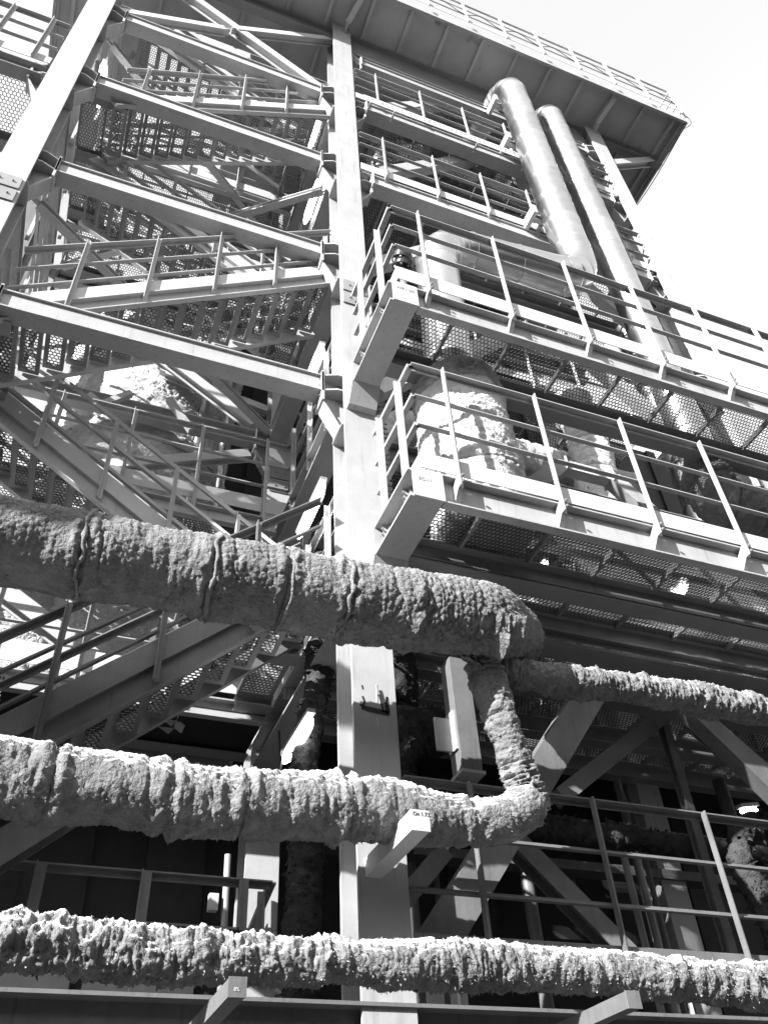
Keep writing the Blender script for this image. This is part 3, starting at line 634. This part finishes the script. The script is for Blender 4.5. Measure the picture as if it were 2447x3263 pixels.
for z, lb in ((L[1], 'lowest'), (L[2], 'second lowest'), (L[3], 'second highest'), (L[4], 'highest')):
    rail_run(lb+' railing running back along the tower side by the left column', [(-3.05, 15.9, z), (-3.05, 10.8, z)], [(-3.05, 15.0, z), (-3.05, 13.5, z), (-3.05, 12.0, z)], top=2.45, mids=(1.65,.9), toe=(.05,.4), drop=.3, out=(-1,0), group=GT)
rail_run('side platform railing at the far left top', [(-12, 10, 22.85), (XL-.05, 10, 22.85)], [(-5.16, 10, 22.85), (-4.18, 10, 22.85), (-6.2, 10, 22.85), (-7.3, 10, 22.85)], top=2.6, mids=(1.75,.95), toe=(.0,.35), drop=.1, group=GT)

# ---------------------------------------------------------------- stairs
def tread_mesh(w, run):
    b = MB(); x1 = run*.98; bx = run*.2; lip = .09
    for a, c in (((0,0,-lip),(bx,w,.0)), ((x1-bx,0,-lip),(x1,w,.0)), ((bx,0,-lip),(x1-bx,.09,.0)), ((bx,w-.09,-lip),(x1-bx,w,.0))): b.box(a, c)
    return b.mesh('tread', 'paint2')
def flight(label, x0, z0, x1, z1, y0, y1, n, group='stair flights of the tower', rails=True, h=.4, rl=None, rh=(2.35,1.62,.98), post_x=None, m='paint'):
    """x0,z0 / x1,z1: bottom edge of the stringers at the low and the high end (x may run either way)"""
    root = empty('stair_flight', (x0, y0, z0), label, 'stairs', group)
    sx = 1 if x1 > x0 else -1; sl_ = (z1-z0)/(x1-x0); run = abs(x1-x0)/n; rise = (z1-z0)/n
    for y, s in ((y0, 1), (y1, -1)):
        b = MB(); p = V(x0, y, z0+h/2); q = V(x1, y, z1+h/2)
        b.ext(Cp(.12, h*.86, .025, (1 if s > 0 else -1)*sx), p, q); build('stringer', b, m, root)
    tm = tread_mesh(y1-y0-.1, run); gm = hexmesh(run*.6, y1-y0-.28, .068)
    for i in range(n):
        xa = x0+sx*run*i; xb = xa if sx > 0 else xa-run
        zt = z0+rise*(i+.5)+h*.55
        t = inst('tread', tm, (xb, y0+.05, zt), root); inst('grating', gm, (xb+run*.2, y0+.14, zt-.06), t)
        ORG[t.name] = ORG[root.name]
    # fix sub-part offset: gratings are children of the tread
    for t in root.children:
        if t.name.startswith('tread'):
            for g_ in t.children: g_.location = tuple((np.array((run*.2, .09, -.07)))*S)
    if rails:
        th = h
        P = [(x0, y0-.06, z0+th), (x1, y0-.06, z1+th)]
        px = post_x or [x for x in (-1.61,-.29,1.02,2.31) if min(x0,x1) < x < max(x0,x1)]
        rail_run(rl, P, [(x, y0-.06, z0+th+(x-x0)*sl_) for x in px], top=rh[0]-th+.1, mids=(rh[1]-th+.1, rh[2]-th+.1), toe=(.05,.4), drop=.32, group='stair handrails of the tower', name='stair_railing', foot=False, m=m)
        yb = y1+.06
        P = [(x0, yb, z0+th), (x1, yb, z1+th)]
        rail_run(rl+', rear side', P, [(x, yb, z0+th+(x-x0)*sl_) for x in px], top=rh[0]-th+.1, mids=(rh[1]-th+.1, rh[2]-th+.1), toe=None, drop=.32, out=(0,1), group='stair handrails of the tower', name='stair_railing', foot=False, m=m)
    return root
flight('unlit front stair flight below the big lagged pipe', -2.6, 3.06, 3.4, 8.2, 10.5, 11.7, 15, rl='dark handrail of the front stair flight below the big lagged pipe', rh=(2.15,1.5,.9), m='shaded_paint')
flight('rear stair flight descending to the right just above the big lagged pipe', 3.1, 8.5, -2.8, 12.75, 12.4, 13.8, 15, rl='handrail descending to the right just above the big lagged pipe', rh=(2.2,1.5,.85))
flight('front stair flight crossing behind the lowest tower beam', -2.7, 12.97, 3.65, 17.48, 10.5, 11.95, 16, rl='handrail of the front stair flight above the lowest tower beam')
flight('rear stair flight between the second and third tower beams', 3.1, 18.4, -2.5, 22.4, 12.2, 13.8, 15, rl='handrail of the rear stair flight between the second and third tower beams')
flight('front stair flight crossing behind the third tower beam', -2.2, 22.7, 3.65, 26.85, 10.5, 11.95, 15, rl='handrail of the front stair flight above the third tower beam')
flight('highest rear stair flight under the sky gap', 3.1, 28.3, -2.6, 32.4, 12.1, 13.8, 15, rl='handrail of the highest rear stair flight')

# ---------------------------------------------------------------- fluorescent lamps
def lamp(p, d, ln, label, r=.075):
    p = np.array(p, float); d = np.array(d, float); d /= np.linalg.norm(d); root = empty('tube_lamp', p, label, 'lamp', 'fluorescent lamps')
    b = MB(); b.bar(p+(0,0,r+.05), p+d*ln+(0,0,r+.05), .13, .07); build('lamp_housing', b, 'paint2', root)
    b = MB(); b.sm = True; q = [p-d*.0+d*ln*t for t in np.linspace(0,1,9)]; rr = r*np.array([.3,.85,1,1,1,1,1,.85,.3]); b = sweep(np.array(q), rr, 14); build('lamp_tube', b, 'lamp', root)
for z, y, ln, lb in ((23.35, 10.7, 1.55, 'long bright tube lamp below the third tower beam'), (15.2, 10.6, 1.0, 'tube lamp between stair flights just left of the middle column'), (10.95, 10.55, 1.6, 'bright tube lamp above the big lagged pipe by the middle column'), (6.5, 11.2, 1.5, 'bright tube lamp below the big lagged pipe by the middle column'), (27.6, 10.6, 1.3, 'topmost tube lamp beside the middle column')):
    lamp((3.5, y, z), (0,1,0), ln, lb, r=.1)
lamp((-3.0, 11.2, 27.0), (0,1,0), 1.4, 'glowing tube lamp behind the left tall column', r=.12)
lamp((12.2, 12, 6.3), (1,.2,.25), .6, 'small bright tube lamp in the dark corner at lower right', r=.05)
lamp((9.6, 12.6, 12.2), (0,1,0), .9, 'tube lamp seen through the lower platform mesh', r=.09)
lamp((10.7, 9.9, 8.3+1.5), (0,1,0), .9, 'tube lamp glowing through the mesh near the right edge', r=.09)
lamp((7.0, 10.9, 16.9), (0,1,0), .7, 'tube lamp behind the upper platform railing', r=.09)

# ---------------------------------------------------------------- cable tray on topmost gallery
tr = empty('cable_tray', (4.6, 9.75, 27.3), 'perforated cable tray hung below the topmost gallery railing', 'cable tray')
for x in np.arange(4.6, 10.4, 1.45):
    b = MB(); x1 = min(x+1.43, 10.45); n = 8
    b.box((x, 9.72, 27.62), (x1, 9.74, 27.72)); b.box((x, 9.72, 27.32), (x1, 9.74, 27.4))
    k = int((x1-x)/.16)
    for i in range(k+1):
        xx = x+(x1-x-.09)*i/k; b.box((xx, 9.721, 27.4), (xx+.09, 9.739, 27.62))
        if i < k: b.box((xx+.09, 9.722, 27.48), (xx+(x1-x-.09)/k, 9.738, 27.53))
    build('tray_section', b, 'white', tr)
for x in (4.8, 5.6, 8.5, 10.3):
    b = MB(); b.bar((x, 9.68, 27.1), (x, 9.68, 27.9), .05, .06); b.bar((x, 9.7, 27.2), (x, 10.05, 27.2), .05, .05); build('tray_hanger', b, 'paint', tr)

# upright perforated cable rack just right of the middle column, behind the lower side railing
rk = empty('cable_rack', (4.95, 11, 11), 'upright perforated strip behind the lower side railing', 'cable rack')
for xx in (4.93, 5.07):
    b = MB(); b.bar((xx, 11, 9.2), (xx, 11, 14.4), .03, .05); build('rack_rail', b, 'paint', rk)
b = MB()
for i in range(34): b.bar((4.93, 11.0, 9.3+i*.15), (5.07, 11.0, 9.3+i*.15), .05, .05)
build('rack_rungs', b, 'paint', rk, kind='stuff')

# ---------------------------------------------------------------- lagged pipes
wool_pipe('lagged_pipe', 'thickest wool-lagged pipe crossing the middle of the picture', [(-5.2, 8.6, 6.7), (-1.3, 8.6, 6.75), (1.4, 8.6, 6.8), (3.5, 8.6, 6.84), (4.8, 8.6, 6.92), (5.35, 8.68, 6.97), (5.75, 9.0, 7.08), (6.15, 9.5, 7.4)], .525, (.27,.42,.55,.63,.7,.79), collar=True, wrinkle=.011, cell=.094, amp=.027, lump=.035, tufts=6000, seed=3, res=.016, tuftsize=.016)
wool_pipe('lagged_pipe', 'middle wool-lagged pipe with white dust on top, held by the box bracket', [(-4.318, 9.149, 4.112), (-0.514, 9.149, 4.133), (1.645, 9.149, 4.112), (3.495, 9.149, 4.194), (4.729, 9.149, 4.194), (5.448, 9.149, 4.297), (5.818, 9.149, 4.575)], .38, (.3,.42,.54,.62,.74,.9), m='wooldust', wrinkle=.016, rprof=([3.9,4.7],[1,.74]), cell=.09, amp=.022, lump=.045, tufts=6000, seed=13, res=.019, tuftsize=.016)
wool_pipe('lagged_pipe', 'lagged drop pipe joining the middle pipe to the branch above', [(5.85, 9.2, 4.42), (5.74, 9.15, 4.8), (5.58, 9.05, 5.35), (5.42, 9.0, 6.0), (5.34, 8.98, 6.5)], .225, (.3,.6,.9), wrinkle=.028, cell=.065, amp=.016, lump=.03, tufts=900, seed=23, res=.016, tuftsize=.016)
wool_pipe('lagged_pipe', 'lagged branch pipe running right under the deep main beam', [(5.3, 9.0, 6.44), (6.3, 9.0, 6.42), (7.6, 9.0, 6.46), (9.2, 9.0, 6.5), (11.5, 9.0, 6.5), (15, 9, 6.5)], .2, (.06,.12,.2,.27,.38,.5,.7), cell=.08, amp=.03, lump=.05, tufts=2200, seed=33, res=.018, tuftsize=.018, ragged=.02, wrinkle=.022)
wool_pipe('lagged_pipe', 'ragged lowest lagged pipe across the bottom of the picture', [(-3.6, 8.8, 2.45), (-.2, 8.8, 2.46), (1.6, 8.8, 2.42), (3.1, 8.8, 2.44), (5.2, 8.8, 2.5), (7.0, 8.8, 2.46), (8.6, 8.8, 2.42), (12, 8.8, 2.42)], .215, (.22,.33,.42,.5,.55,.62,.68,.76,.86), m='wooldust', cell=.09, amp=.02, lump=.04, tufts=9000, seed=43, res=.015, ragged=.038, wrinkle=.018, tuftsize=.02, ragmask=([2.6,3.2,6.2,7.2],[1,.15,.15,.75]))
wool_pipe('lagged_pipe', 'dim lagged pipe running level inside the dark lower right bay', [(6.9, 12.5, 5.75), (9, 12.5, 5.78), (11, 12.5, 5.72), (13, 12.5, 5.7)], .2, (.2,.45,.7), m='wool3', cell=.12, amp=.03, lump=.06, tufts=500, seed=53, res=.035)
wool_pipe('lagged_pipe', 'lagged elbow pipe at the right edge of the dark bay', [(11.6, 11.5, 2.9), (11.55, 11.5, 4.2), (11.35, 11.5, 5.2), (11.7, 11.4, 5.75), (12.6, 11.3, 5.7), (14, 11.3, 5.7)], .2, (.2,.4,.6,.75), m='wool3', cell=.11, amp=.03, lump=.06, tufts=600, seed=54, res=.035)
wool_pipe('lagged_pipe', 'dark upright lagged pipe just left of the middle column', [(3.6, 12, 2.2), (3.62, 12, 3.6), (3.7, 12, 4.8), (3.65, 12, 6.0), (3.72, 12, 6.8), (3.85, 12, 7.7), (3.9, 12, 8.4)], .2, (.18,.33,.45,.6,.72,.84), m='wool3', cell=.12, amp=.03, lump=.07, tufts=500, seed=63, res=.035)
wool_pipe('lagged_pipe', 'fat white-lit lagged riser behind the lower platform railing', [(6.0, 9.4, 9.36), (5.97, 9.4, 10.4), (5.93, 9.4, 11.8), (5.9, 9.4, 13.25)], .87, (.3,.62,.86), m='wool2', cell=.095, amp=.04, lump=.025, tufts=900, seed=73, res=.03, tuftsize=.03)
wool_pipe('lagged_pipe', 'lagged elbow beyond the lower platform railing at the right edge', [(12.2, 9.7, 13.3), (12.18, 9.7, 12.8), (12.4, 9.7, 12.4), (13.1, 9.7, 12.3), (16, 9.7, 12.35)], .52, (.12,.25,.4,.6,.8), m='wool', cell=.13, amp=.04, lump=.05, tufts=300, seed=83, res=.035)
wool_pipe('lagged_pipe', 'lagged riser stub in the shade below the big pipe end', [(5.05, 12, 4.9), (5.0, 12, 5.8), (5.1, 12, 6.5), (5.5, 12, 7.0), (6.2, 12, 7.1)], .34, (.35,.7), m='wool3', cell=.12, amp=.03, lump=.09, tufts=400, seed=93, res=.04, ragged=.05)
wool_pipe('lagged_pipe', 'large dim lagged pipe behind the middle column under the big pipe', [(5.3, 13, 6.3), (5.5, 13, 8.0), (5.6, 13, 9.5)], .55, (.5,), m='wool3', cell=.14, amp=.03, lump=.1, tufts=300, seed=94, res=.05, ragged=.04)
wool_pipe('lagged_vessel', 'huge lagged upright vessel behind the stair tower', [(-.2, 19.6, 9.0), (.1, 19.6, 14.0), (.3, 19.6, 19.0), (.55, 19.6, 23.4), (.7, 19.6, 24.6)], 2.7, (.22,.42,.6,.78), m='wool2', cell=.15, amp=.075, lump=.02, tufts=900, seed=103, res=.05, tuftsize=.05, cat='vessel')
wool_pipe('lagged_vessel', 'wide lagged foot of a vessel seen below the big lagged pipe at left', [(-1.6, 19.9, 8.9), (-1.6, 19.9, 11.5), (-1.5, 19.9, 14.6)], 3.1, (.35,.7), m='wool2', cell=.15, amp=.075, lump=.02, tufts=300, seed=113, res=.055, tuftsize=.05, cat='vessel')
b = sweep(np.array([(.75, 19.6, z) for z in (24.5, 25.2, 26, 27, 28)]), np.array([2.5, 2.1, 1.4, 1.0, 1.0]), 36); tag(build('vessel_hood', b, 'mid', org=(.75,19.6,24.5)), 'grey metal hood above the lagged vessel', 'hood')
for z, nm in ((21.8, 'upper'), (17.7, 'lower')):
    b = MB(); P = [(.45+2.86*math.cos(t), 19.6+2.86*math.sin(t), z) for t in np.linspace(0, 2*math.pi, 49)]; b = sweep(np.array(P), .05, 6, False); tag(build('vessel_band', b, 'white', org=(0.4,19.6,z)), nm+' thin strap round the lagged vessel', 'strap', 'straps round the lagged vessel')

cl = [o for o in bpy.data.objects if (o.get('label') or '').startswith('thickest wool-lagged')][0]
for k in range(5):
    a0 = rng.uniform(3.4, 5.6); aw = rng.uniform(.4, .9); x0 = 4.95+rng.uniform(-.1,.25); ln = rng.uniform(.25,.55); n_ = 9; vs = []; fs = []
    for i in range(n_):
        for j in range(n_):
            a = a0+aw*i/(n_-1); t = j/(n_-1); rr = .56+.05*math.sin(3*t+k)+.12*t*t+rng.uniform(-.02,.02); e = 1 if 0 < i < n_-1 else rng.uniform(.6,1.1)
            vs.append((x0+ln*t*e+rng.uniform(-.015,.015), 8.62+rr*math.cos(a), 6.93+rr*math.sin(a)))
    for i in range(n_-1):
        for j in range(n_-1): q = i*n_+j; fs.append((q, q+1, q+n_+1, q+n_))
    b = MB(); b.add(vs, fs); b.add([(v[0], 8.62+(v[1]-8.62)*.96, 6.93+(v[2]-6.93)*.96) for v in vs], [f[::-1] for f in fs]); build('torn_blanket_flap', b, 'wool', cl)
for i, (p, r_, nm) in enumerate((([(7.6, 12.4, 10.4), (10, 12.4, 10.5), (13, 12.3, 10.4), (19, 12.3, 10.5)], .42, 'thick pale lagged pipe seen up through the lower mesh floor'), ([(8.8, 14.0, 9.4), (8.9, 14.0, 11.6), (9.3, 14.0, 12.3), (12, 14.0, 12.4), (18, 14.0, 12.4)], .4, 'pale lagged pipe with an elbow above the lower mesh floor'),
                            ([(5.4, 12.6, 13.9), (5.6, 12.6, 15.0), (6.2, 12.6, 15.6), (9, 12.6, 15.7), (13, 12.6, 15.6)], .4, 'pale lagged pipe with an elbow above the upper mesh floor'), ([(11, 11.9, 13.5), (11.2, 11.9, 15.5), (11.1, 11.9, 17.8)], .5, 'fat pale lagged riser behind the upper platform railing'))):
    wool_pipe('lagged_pipe', nm, p, r_, (.3,.55,.8), m='wool2', cell=.13, amp=.035, lump=.05, tufts=150, seed=200+i, res=.05)
# shiny clad ducts
clad_pipe('clad_pipe', 'nearer shiny vertical pipe with an elbow at its head', elbowline([(9.6, 13.2, 32.4), (10.35, 9.3, 32.6), (10.35, 9.3, 19.4), (5.95, 9.3, 18.75), (5.8, 9.3, 13.8)], .95), .5, seg=1.35)
clad_pipe('clad_pipe', 'farther shiny vertical pipe beside the right column', elbowline([(11.4, 13.2, 32.0), (12.15, 9.6, 32.6), (12.15, 9.6, 13.2)], .9), .43, seg=1.35)
clad_pipe('clad_duct', 'short shiny duct bend behind the topmost railing, left one', elbowline([(8.2, 13, 40.0-6), (8.5, 12.6, 36.0-3.4), (6.4, 12.6, 31.2), (6.4, 12.6, 29)], .9), .5, seg=.9, gore=.3)
clad_pipe('clad_duct', 'short shiny duct bend behind the topmost railing, right one', elbowline([(8.6, 13.4, 34.0), (8.9, 12.6, 31.6), (12.5, 12.6, 30.8), (16, 12.6, 30.6)], .9), .42, seg=.9, gore=.3)
clad_pipe('clad_pipe', 'shiny pipe seen through the upper platform mesh near the right column', [(14.9, 12.4, z) for z in np.arange(13.8, 24, .5)], .45, seg=1.5)
for (x, y, z, nm) in ((10.35, 9.9, 31.2, 'head of the nearer shiny pipe'), (10.35, 9.9, 28.1, 'nearer shiny pipe at the topmost gallery'), (10.35, 9.9, 23.1, 'nearer shiny pipe at the middle gallery'), (12.1, 9.95, 13.9, 'foot of the farther shiny pipe')):
    o = empty('pipe_bracket', (x, y, z), 'small white steel bracket at the '+nm, 'bracket', 'brackets holding the shiny pipes')
    b = MB(); b.ext(Cp(.14, .3, .03), (x-.75, y-.15, z), (x+.75, y-.15, z)); build('bracket_arm', b, 'white', o)
    for dx in (-.7, .7): b = MB(); b.box((x+dx-.06, y-.5, z-.2), (x+dx+.06, y+.1, z+.2)); build('bracket_lug', b, 'white', o)
# black valve on upper platform
o = empty('flanged_valve', (4.3, 8.0, 14.2), 'black bolted flange on a short stub at the upper platform corner', 'valve')
b = MB(); b.cyl((4.28, 8.0, 13.7), (4.28, 8.0, 14.75), .07, 14); build('valve_stem', b, 'mid', o)
for dz in (14.75, 15.02): b = MB(); b.cyl((4.29, 8.0, dz), (4.31, 7.95, dz+.12), .2, 20); fl = build('flange', b, 'black', o)
for k in range(6):
    t = k*math.pi/3; b = MB(); b.cyl((4.29+.15*math.cos(t), 8+.15*math.sin(t), 14.68), (4.29+.15*math.cos(t), 8+.15*math.sin(t), 15.2), .022, 6); build('stud', b, 'white', o)

# ---------------------------------------------------------------- box brackets under the lagged pipes
def boxarm(x0, x1, y0, y1, zb, zt, label, m='paint'):
    o = empty('box_bracket', (x0, y0, zb), label, 'bracket', 'box brackets carrying the lagged pipes')
    b = MB(); b.box((x0, y0+.02, zb), (x1, y1, zt)); build('bracket_arm', b, m, o)
    b = MB(); b.box((x0-.006, y0, zb-.006), (x1+.006, y0+.018, zt+.006)); build('end_cap', b, m, o); return o
o = boxarm(3.83, 4.05, 8.5, 9.998, 3.75, 3.98, 'pale box bracket with handwriting, under the middle lagged pipe', 'white')
text('On 1.73', .062, (3.85, 8.496, 3.915), (R(90),0,0), o)
o = boxarm(1.78, 1.93, 8.0, 10.2, 1.91, 2.06, 'box bracket with pencil marks under the lowest pipe, left of the middle column', 'shaded_paint')
text('8%', .045, (1.82, 7.996, 1.95), (R(90),0,0), o, m='white')
o = boxarm(5.83, 5.98, 8.0, 10.2, 1.95, 2.1, 'box bracket under the lowest pipe, right of the middle column', 'shaded_paint')
b = MB(); b.ext(Hp(.5, .8, .04, .03), (-6, 10.2, 1.98), (20, 10.2, 1.98)); tag(build('steel_beam', b, 'shaded_paint', org=(0,10.2,2.0)), 'dark low beam behind the lowest lagged pipe', 'beam')
# suspended box post
o = empty('hanging_post', (5.75, 10.5, 5.5), 'short square post hanging beneath the main beam, right of the middle column', 'post')
b = MB(); b.box((5.6, 10.45, 5.6), (5.93, 10.8, 7.55)); build('post_shaft', b, 'shaded_paint', o)
b = MB(); b.box((5.57, 10.42, 5.55), (5.96, 10.83, 5.597)); build('end_cap', b, 'paint', o)
b = MB(); b.box((5.3, 10.62, 5.95), (5.598, 10.66, 6.5)); build('gusset_plate', b, 'paint', o)
b = MB(); b.box((5.56, 10.5, 5.95), (5.598, 10.75, 6.6)); build('side_plate', b, 'paint', o)

# graffiti on the column
cc_ = [x for x in bpy.data.objects if x.get('label') == 'tall pale steel column up the middle of the picture'][0]
b = MB()
def scrib(pts, w):
    for p, q in zip(pts[:-1], pts[1:]): b.bar((p[0], 9.994, p[1]), (q[0], 9.994, q[1]), .008+w*0, w, (0,1,0)) if False else b.bar((p[0], 9.996, p[1]), (q[0], 9.996, q[1]), w, .006, (0,1,0))
scrib([(3.86,6.1),(3.95,6.07),(4.1,6.06),(4.28,6.05)], .05); scrib([(3.84,6.14),(3.93,6.11),(4.08,6.1),(4.26,6.08)], .035)
scrib([(4.25,6.05),(4.24,6.2),(4.19,6.3),(4.16,6.42)], .05); scrib([(4.19,6.08),(4.17,6.25),(4.14,6.35)], .04); scrib([(4.28,6.06),(4.27,6.2),(4.26,6.33),(4.24,6.2)], .03)
scrib([(3.89,6.12),(3.91,6.2),(3.88,6.28)], .03); scrib([(3.89,6.4),(3.88,6.46)], .02)
build('marker_scrawl', b, 'ink', cc_)
b = MB(); scrib([(4.1,6.2),(4.11,6.52)], .012); scrib([(4.1,5.85),(4.09,5.98)], .012); build('chalk_line', b, 'snow', cc_)

# ---------------------------------------------------------------- building behind
def wall(name, label, x0, x1, y, z0, z1, m, pitch=.9, depth=.12, cat='wall', axis='x'):
    o = empty(name, (x0, y, z0), label, cat); k = 0; x = x0
    while x < x1-.01:
        xe = min(x+pitch, x1); b = MB(); d = depth if k % 2 else 0
        if axis == 'x': b.box((x-(.03 if k % 2 else 0), y-d, z0), (xe+(.03 if k % 2 else 0), y+(.1 if k % 2 else .15), z1))
        else: b.box((y-d, x, z0), (y+.15, xe-.02, z1))
        build('wall_panel', b, m, o); x = xe; k += 1
    return o
cs_ = empty('ceiling_plates', (3, 16.3, 9.2), 'dark solid floor plates closing the gap behind the right-hand mesh floor', 'ceiling')
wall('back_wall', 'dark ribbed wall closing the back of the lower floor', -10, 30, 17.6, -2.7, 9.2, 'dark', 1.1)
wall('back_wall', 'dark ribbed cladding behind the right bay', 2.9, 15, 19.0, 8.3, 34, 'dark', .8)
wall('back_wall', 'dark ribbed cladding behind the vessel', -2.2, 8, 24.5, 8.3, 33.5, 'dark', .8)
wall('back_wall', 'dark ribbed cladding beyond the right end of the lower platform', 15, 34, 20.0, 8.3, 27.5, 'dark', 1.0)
wall('side_wall', 'grey cladding closing the upper left behind the tower', -6.4, -3.4, 19.2, 24, 34.2, 'mid', .75)
for i in range(16):
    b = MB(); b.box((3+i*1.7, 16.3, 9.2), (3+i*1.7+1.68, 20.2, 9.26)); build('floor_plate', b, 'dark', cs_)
fl = MB(); fl.box((-12, 10.8, 1.6), (30, 17.5, 1.75)); tag(build('floor_slab', fl, 'dark', org=(0,14,1.7)), 'dark floor slab of the lowest storey', 'floor')
cs = empty('ceiling_plates', (-6, 12.2, 8.1), 'dark solid floor plates closing the lower left ceiling', 'ceiling')
for i in range(6):
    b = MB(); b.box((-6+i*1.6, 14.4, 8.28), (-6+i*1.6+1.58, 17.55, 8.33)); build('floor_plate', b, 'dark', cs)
# thin conduit with switch box at the rear
o = empty('conduit', (3.33, 15.6, 3), 'speckled grey conduit in front of the dark wall at left', 'pipe')
b = MB(); b.sm = False; b.cyl((3.33, 15.5, 2.8), (3.27, 15.5, 6.0), .06, 12); build('conduit_pipe', b, 'paint', o)
b = MB(); b.box((2.98, 15.4, 5.0), (3.14, 15.55, 5.28)); build('switch_box', b, 'white', o)
for x in (10.85, 11.15):
    b = MB(); b.cyl((x, 14, 2.0), (x, 14, 6.2), .07, 12); tag(build('thin_pipe', b, 'paint2', org=(x,14,2)), ('left' if x < 11 else 'right')+' one of two thin upright pipes in the dark bay', 'pipe', 'thin upright pipes')
for i, (x, y, r_) in enumerate(((7.4, 16.6, .1), (8.1, 16.9, .06), (9.9, 16.2, .14), (12.4, 15.6, .09), (12.8, 15.8, .06), (14.9, 15.0, .16), (6.2, 15.8, .12))):
    b = sweep(np.array([(x, y, z) for z in (1.8, 4, 6, 8.6)]), r_, 12); tag(build('upright_pipe', b, 'shaded_paint', org=(x, y, 1.8)), ['dim slim pipe', 'very thin dim conduit', 'thicker dim pipe', 'dim pipe by the rear corner column', 'thin conduit by the rear corner column', 'thick dim pipe right of the rear corner column', 'dim pipe near the foot of the box brace'][i]+' standing in the dark lower right bay', 'pipe', 'dim upright pipes in the dark bay')
b = MB(); b.box((5, 16.0, 6.55), (17, 16.45, 6.6)); b.box((5, 16.0, 6.6), (17, 16.03, 6.75)); tag(build('cable_ladder', b, 'shaded_paint', org=(5,16,6.6)), 'dim level cable ladder above the long dim lagged pipe', 'cable tray')
def cable(label, pts, rad=.02, m='black', n=60):
    b = sweep(catmull(pts, n), rad, 6); tag(build('cable', b, m, org=pts[0]), label, 'cable', 'loose cables')
cable('loose cable loop hanging at the right roof corner', [(18.1, 8.4, 34.5), (18.35, 8.4, 34.3), (18.42, 8.45, 34.0), (18.3, 8.6, 33.85), (18.2, 8.8, 34.0)], .014)
cable('cable clipped along the right roof edge', [(18.28, 9, 34.0), (18.3, 11, 33.85), (18.28, 13, 33.95), (18.3, 15, 33.8), (18.28, 18, 33.9)], .018)
cable('sagging cable tied along the roof railing', [(6+1.6*i*.5, 8.36, 35.0+(.35 if i % 2 else .9)) for i in range(16)], .014, n=160)
cable('cable hanging from the lowest tube lamp', [(3.45, 12.6, 6.6), (3.4, 12.8, 5.9), (3.5, 13.2, 5.5), (3.7, 13.6, 6.3), (3.8, 14.2, 7.9)], .018)
cable('cable drooping beside the lamp above the big pipe', [(3.6, 12.2, 11.2), (3.75, 12.6, 10.6), (3.8, 13.2, 10.9), (3.9, 14.0, 12.2)], .018)
cable('cable sagging behind the bottom lagged pipe', [(3.0, 10.0, 1.75), (4.2, 9.7, 1.62), (5.2, 9.6, 1.66), (6.4, 9.7, 1.6), (8.2, 9.8, 1.7), (10, 9.9, 1.75)], .03)
print('objects', len(bpy.data.objects))
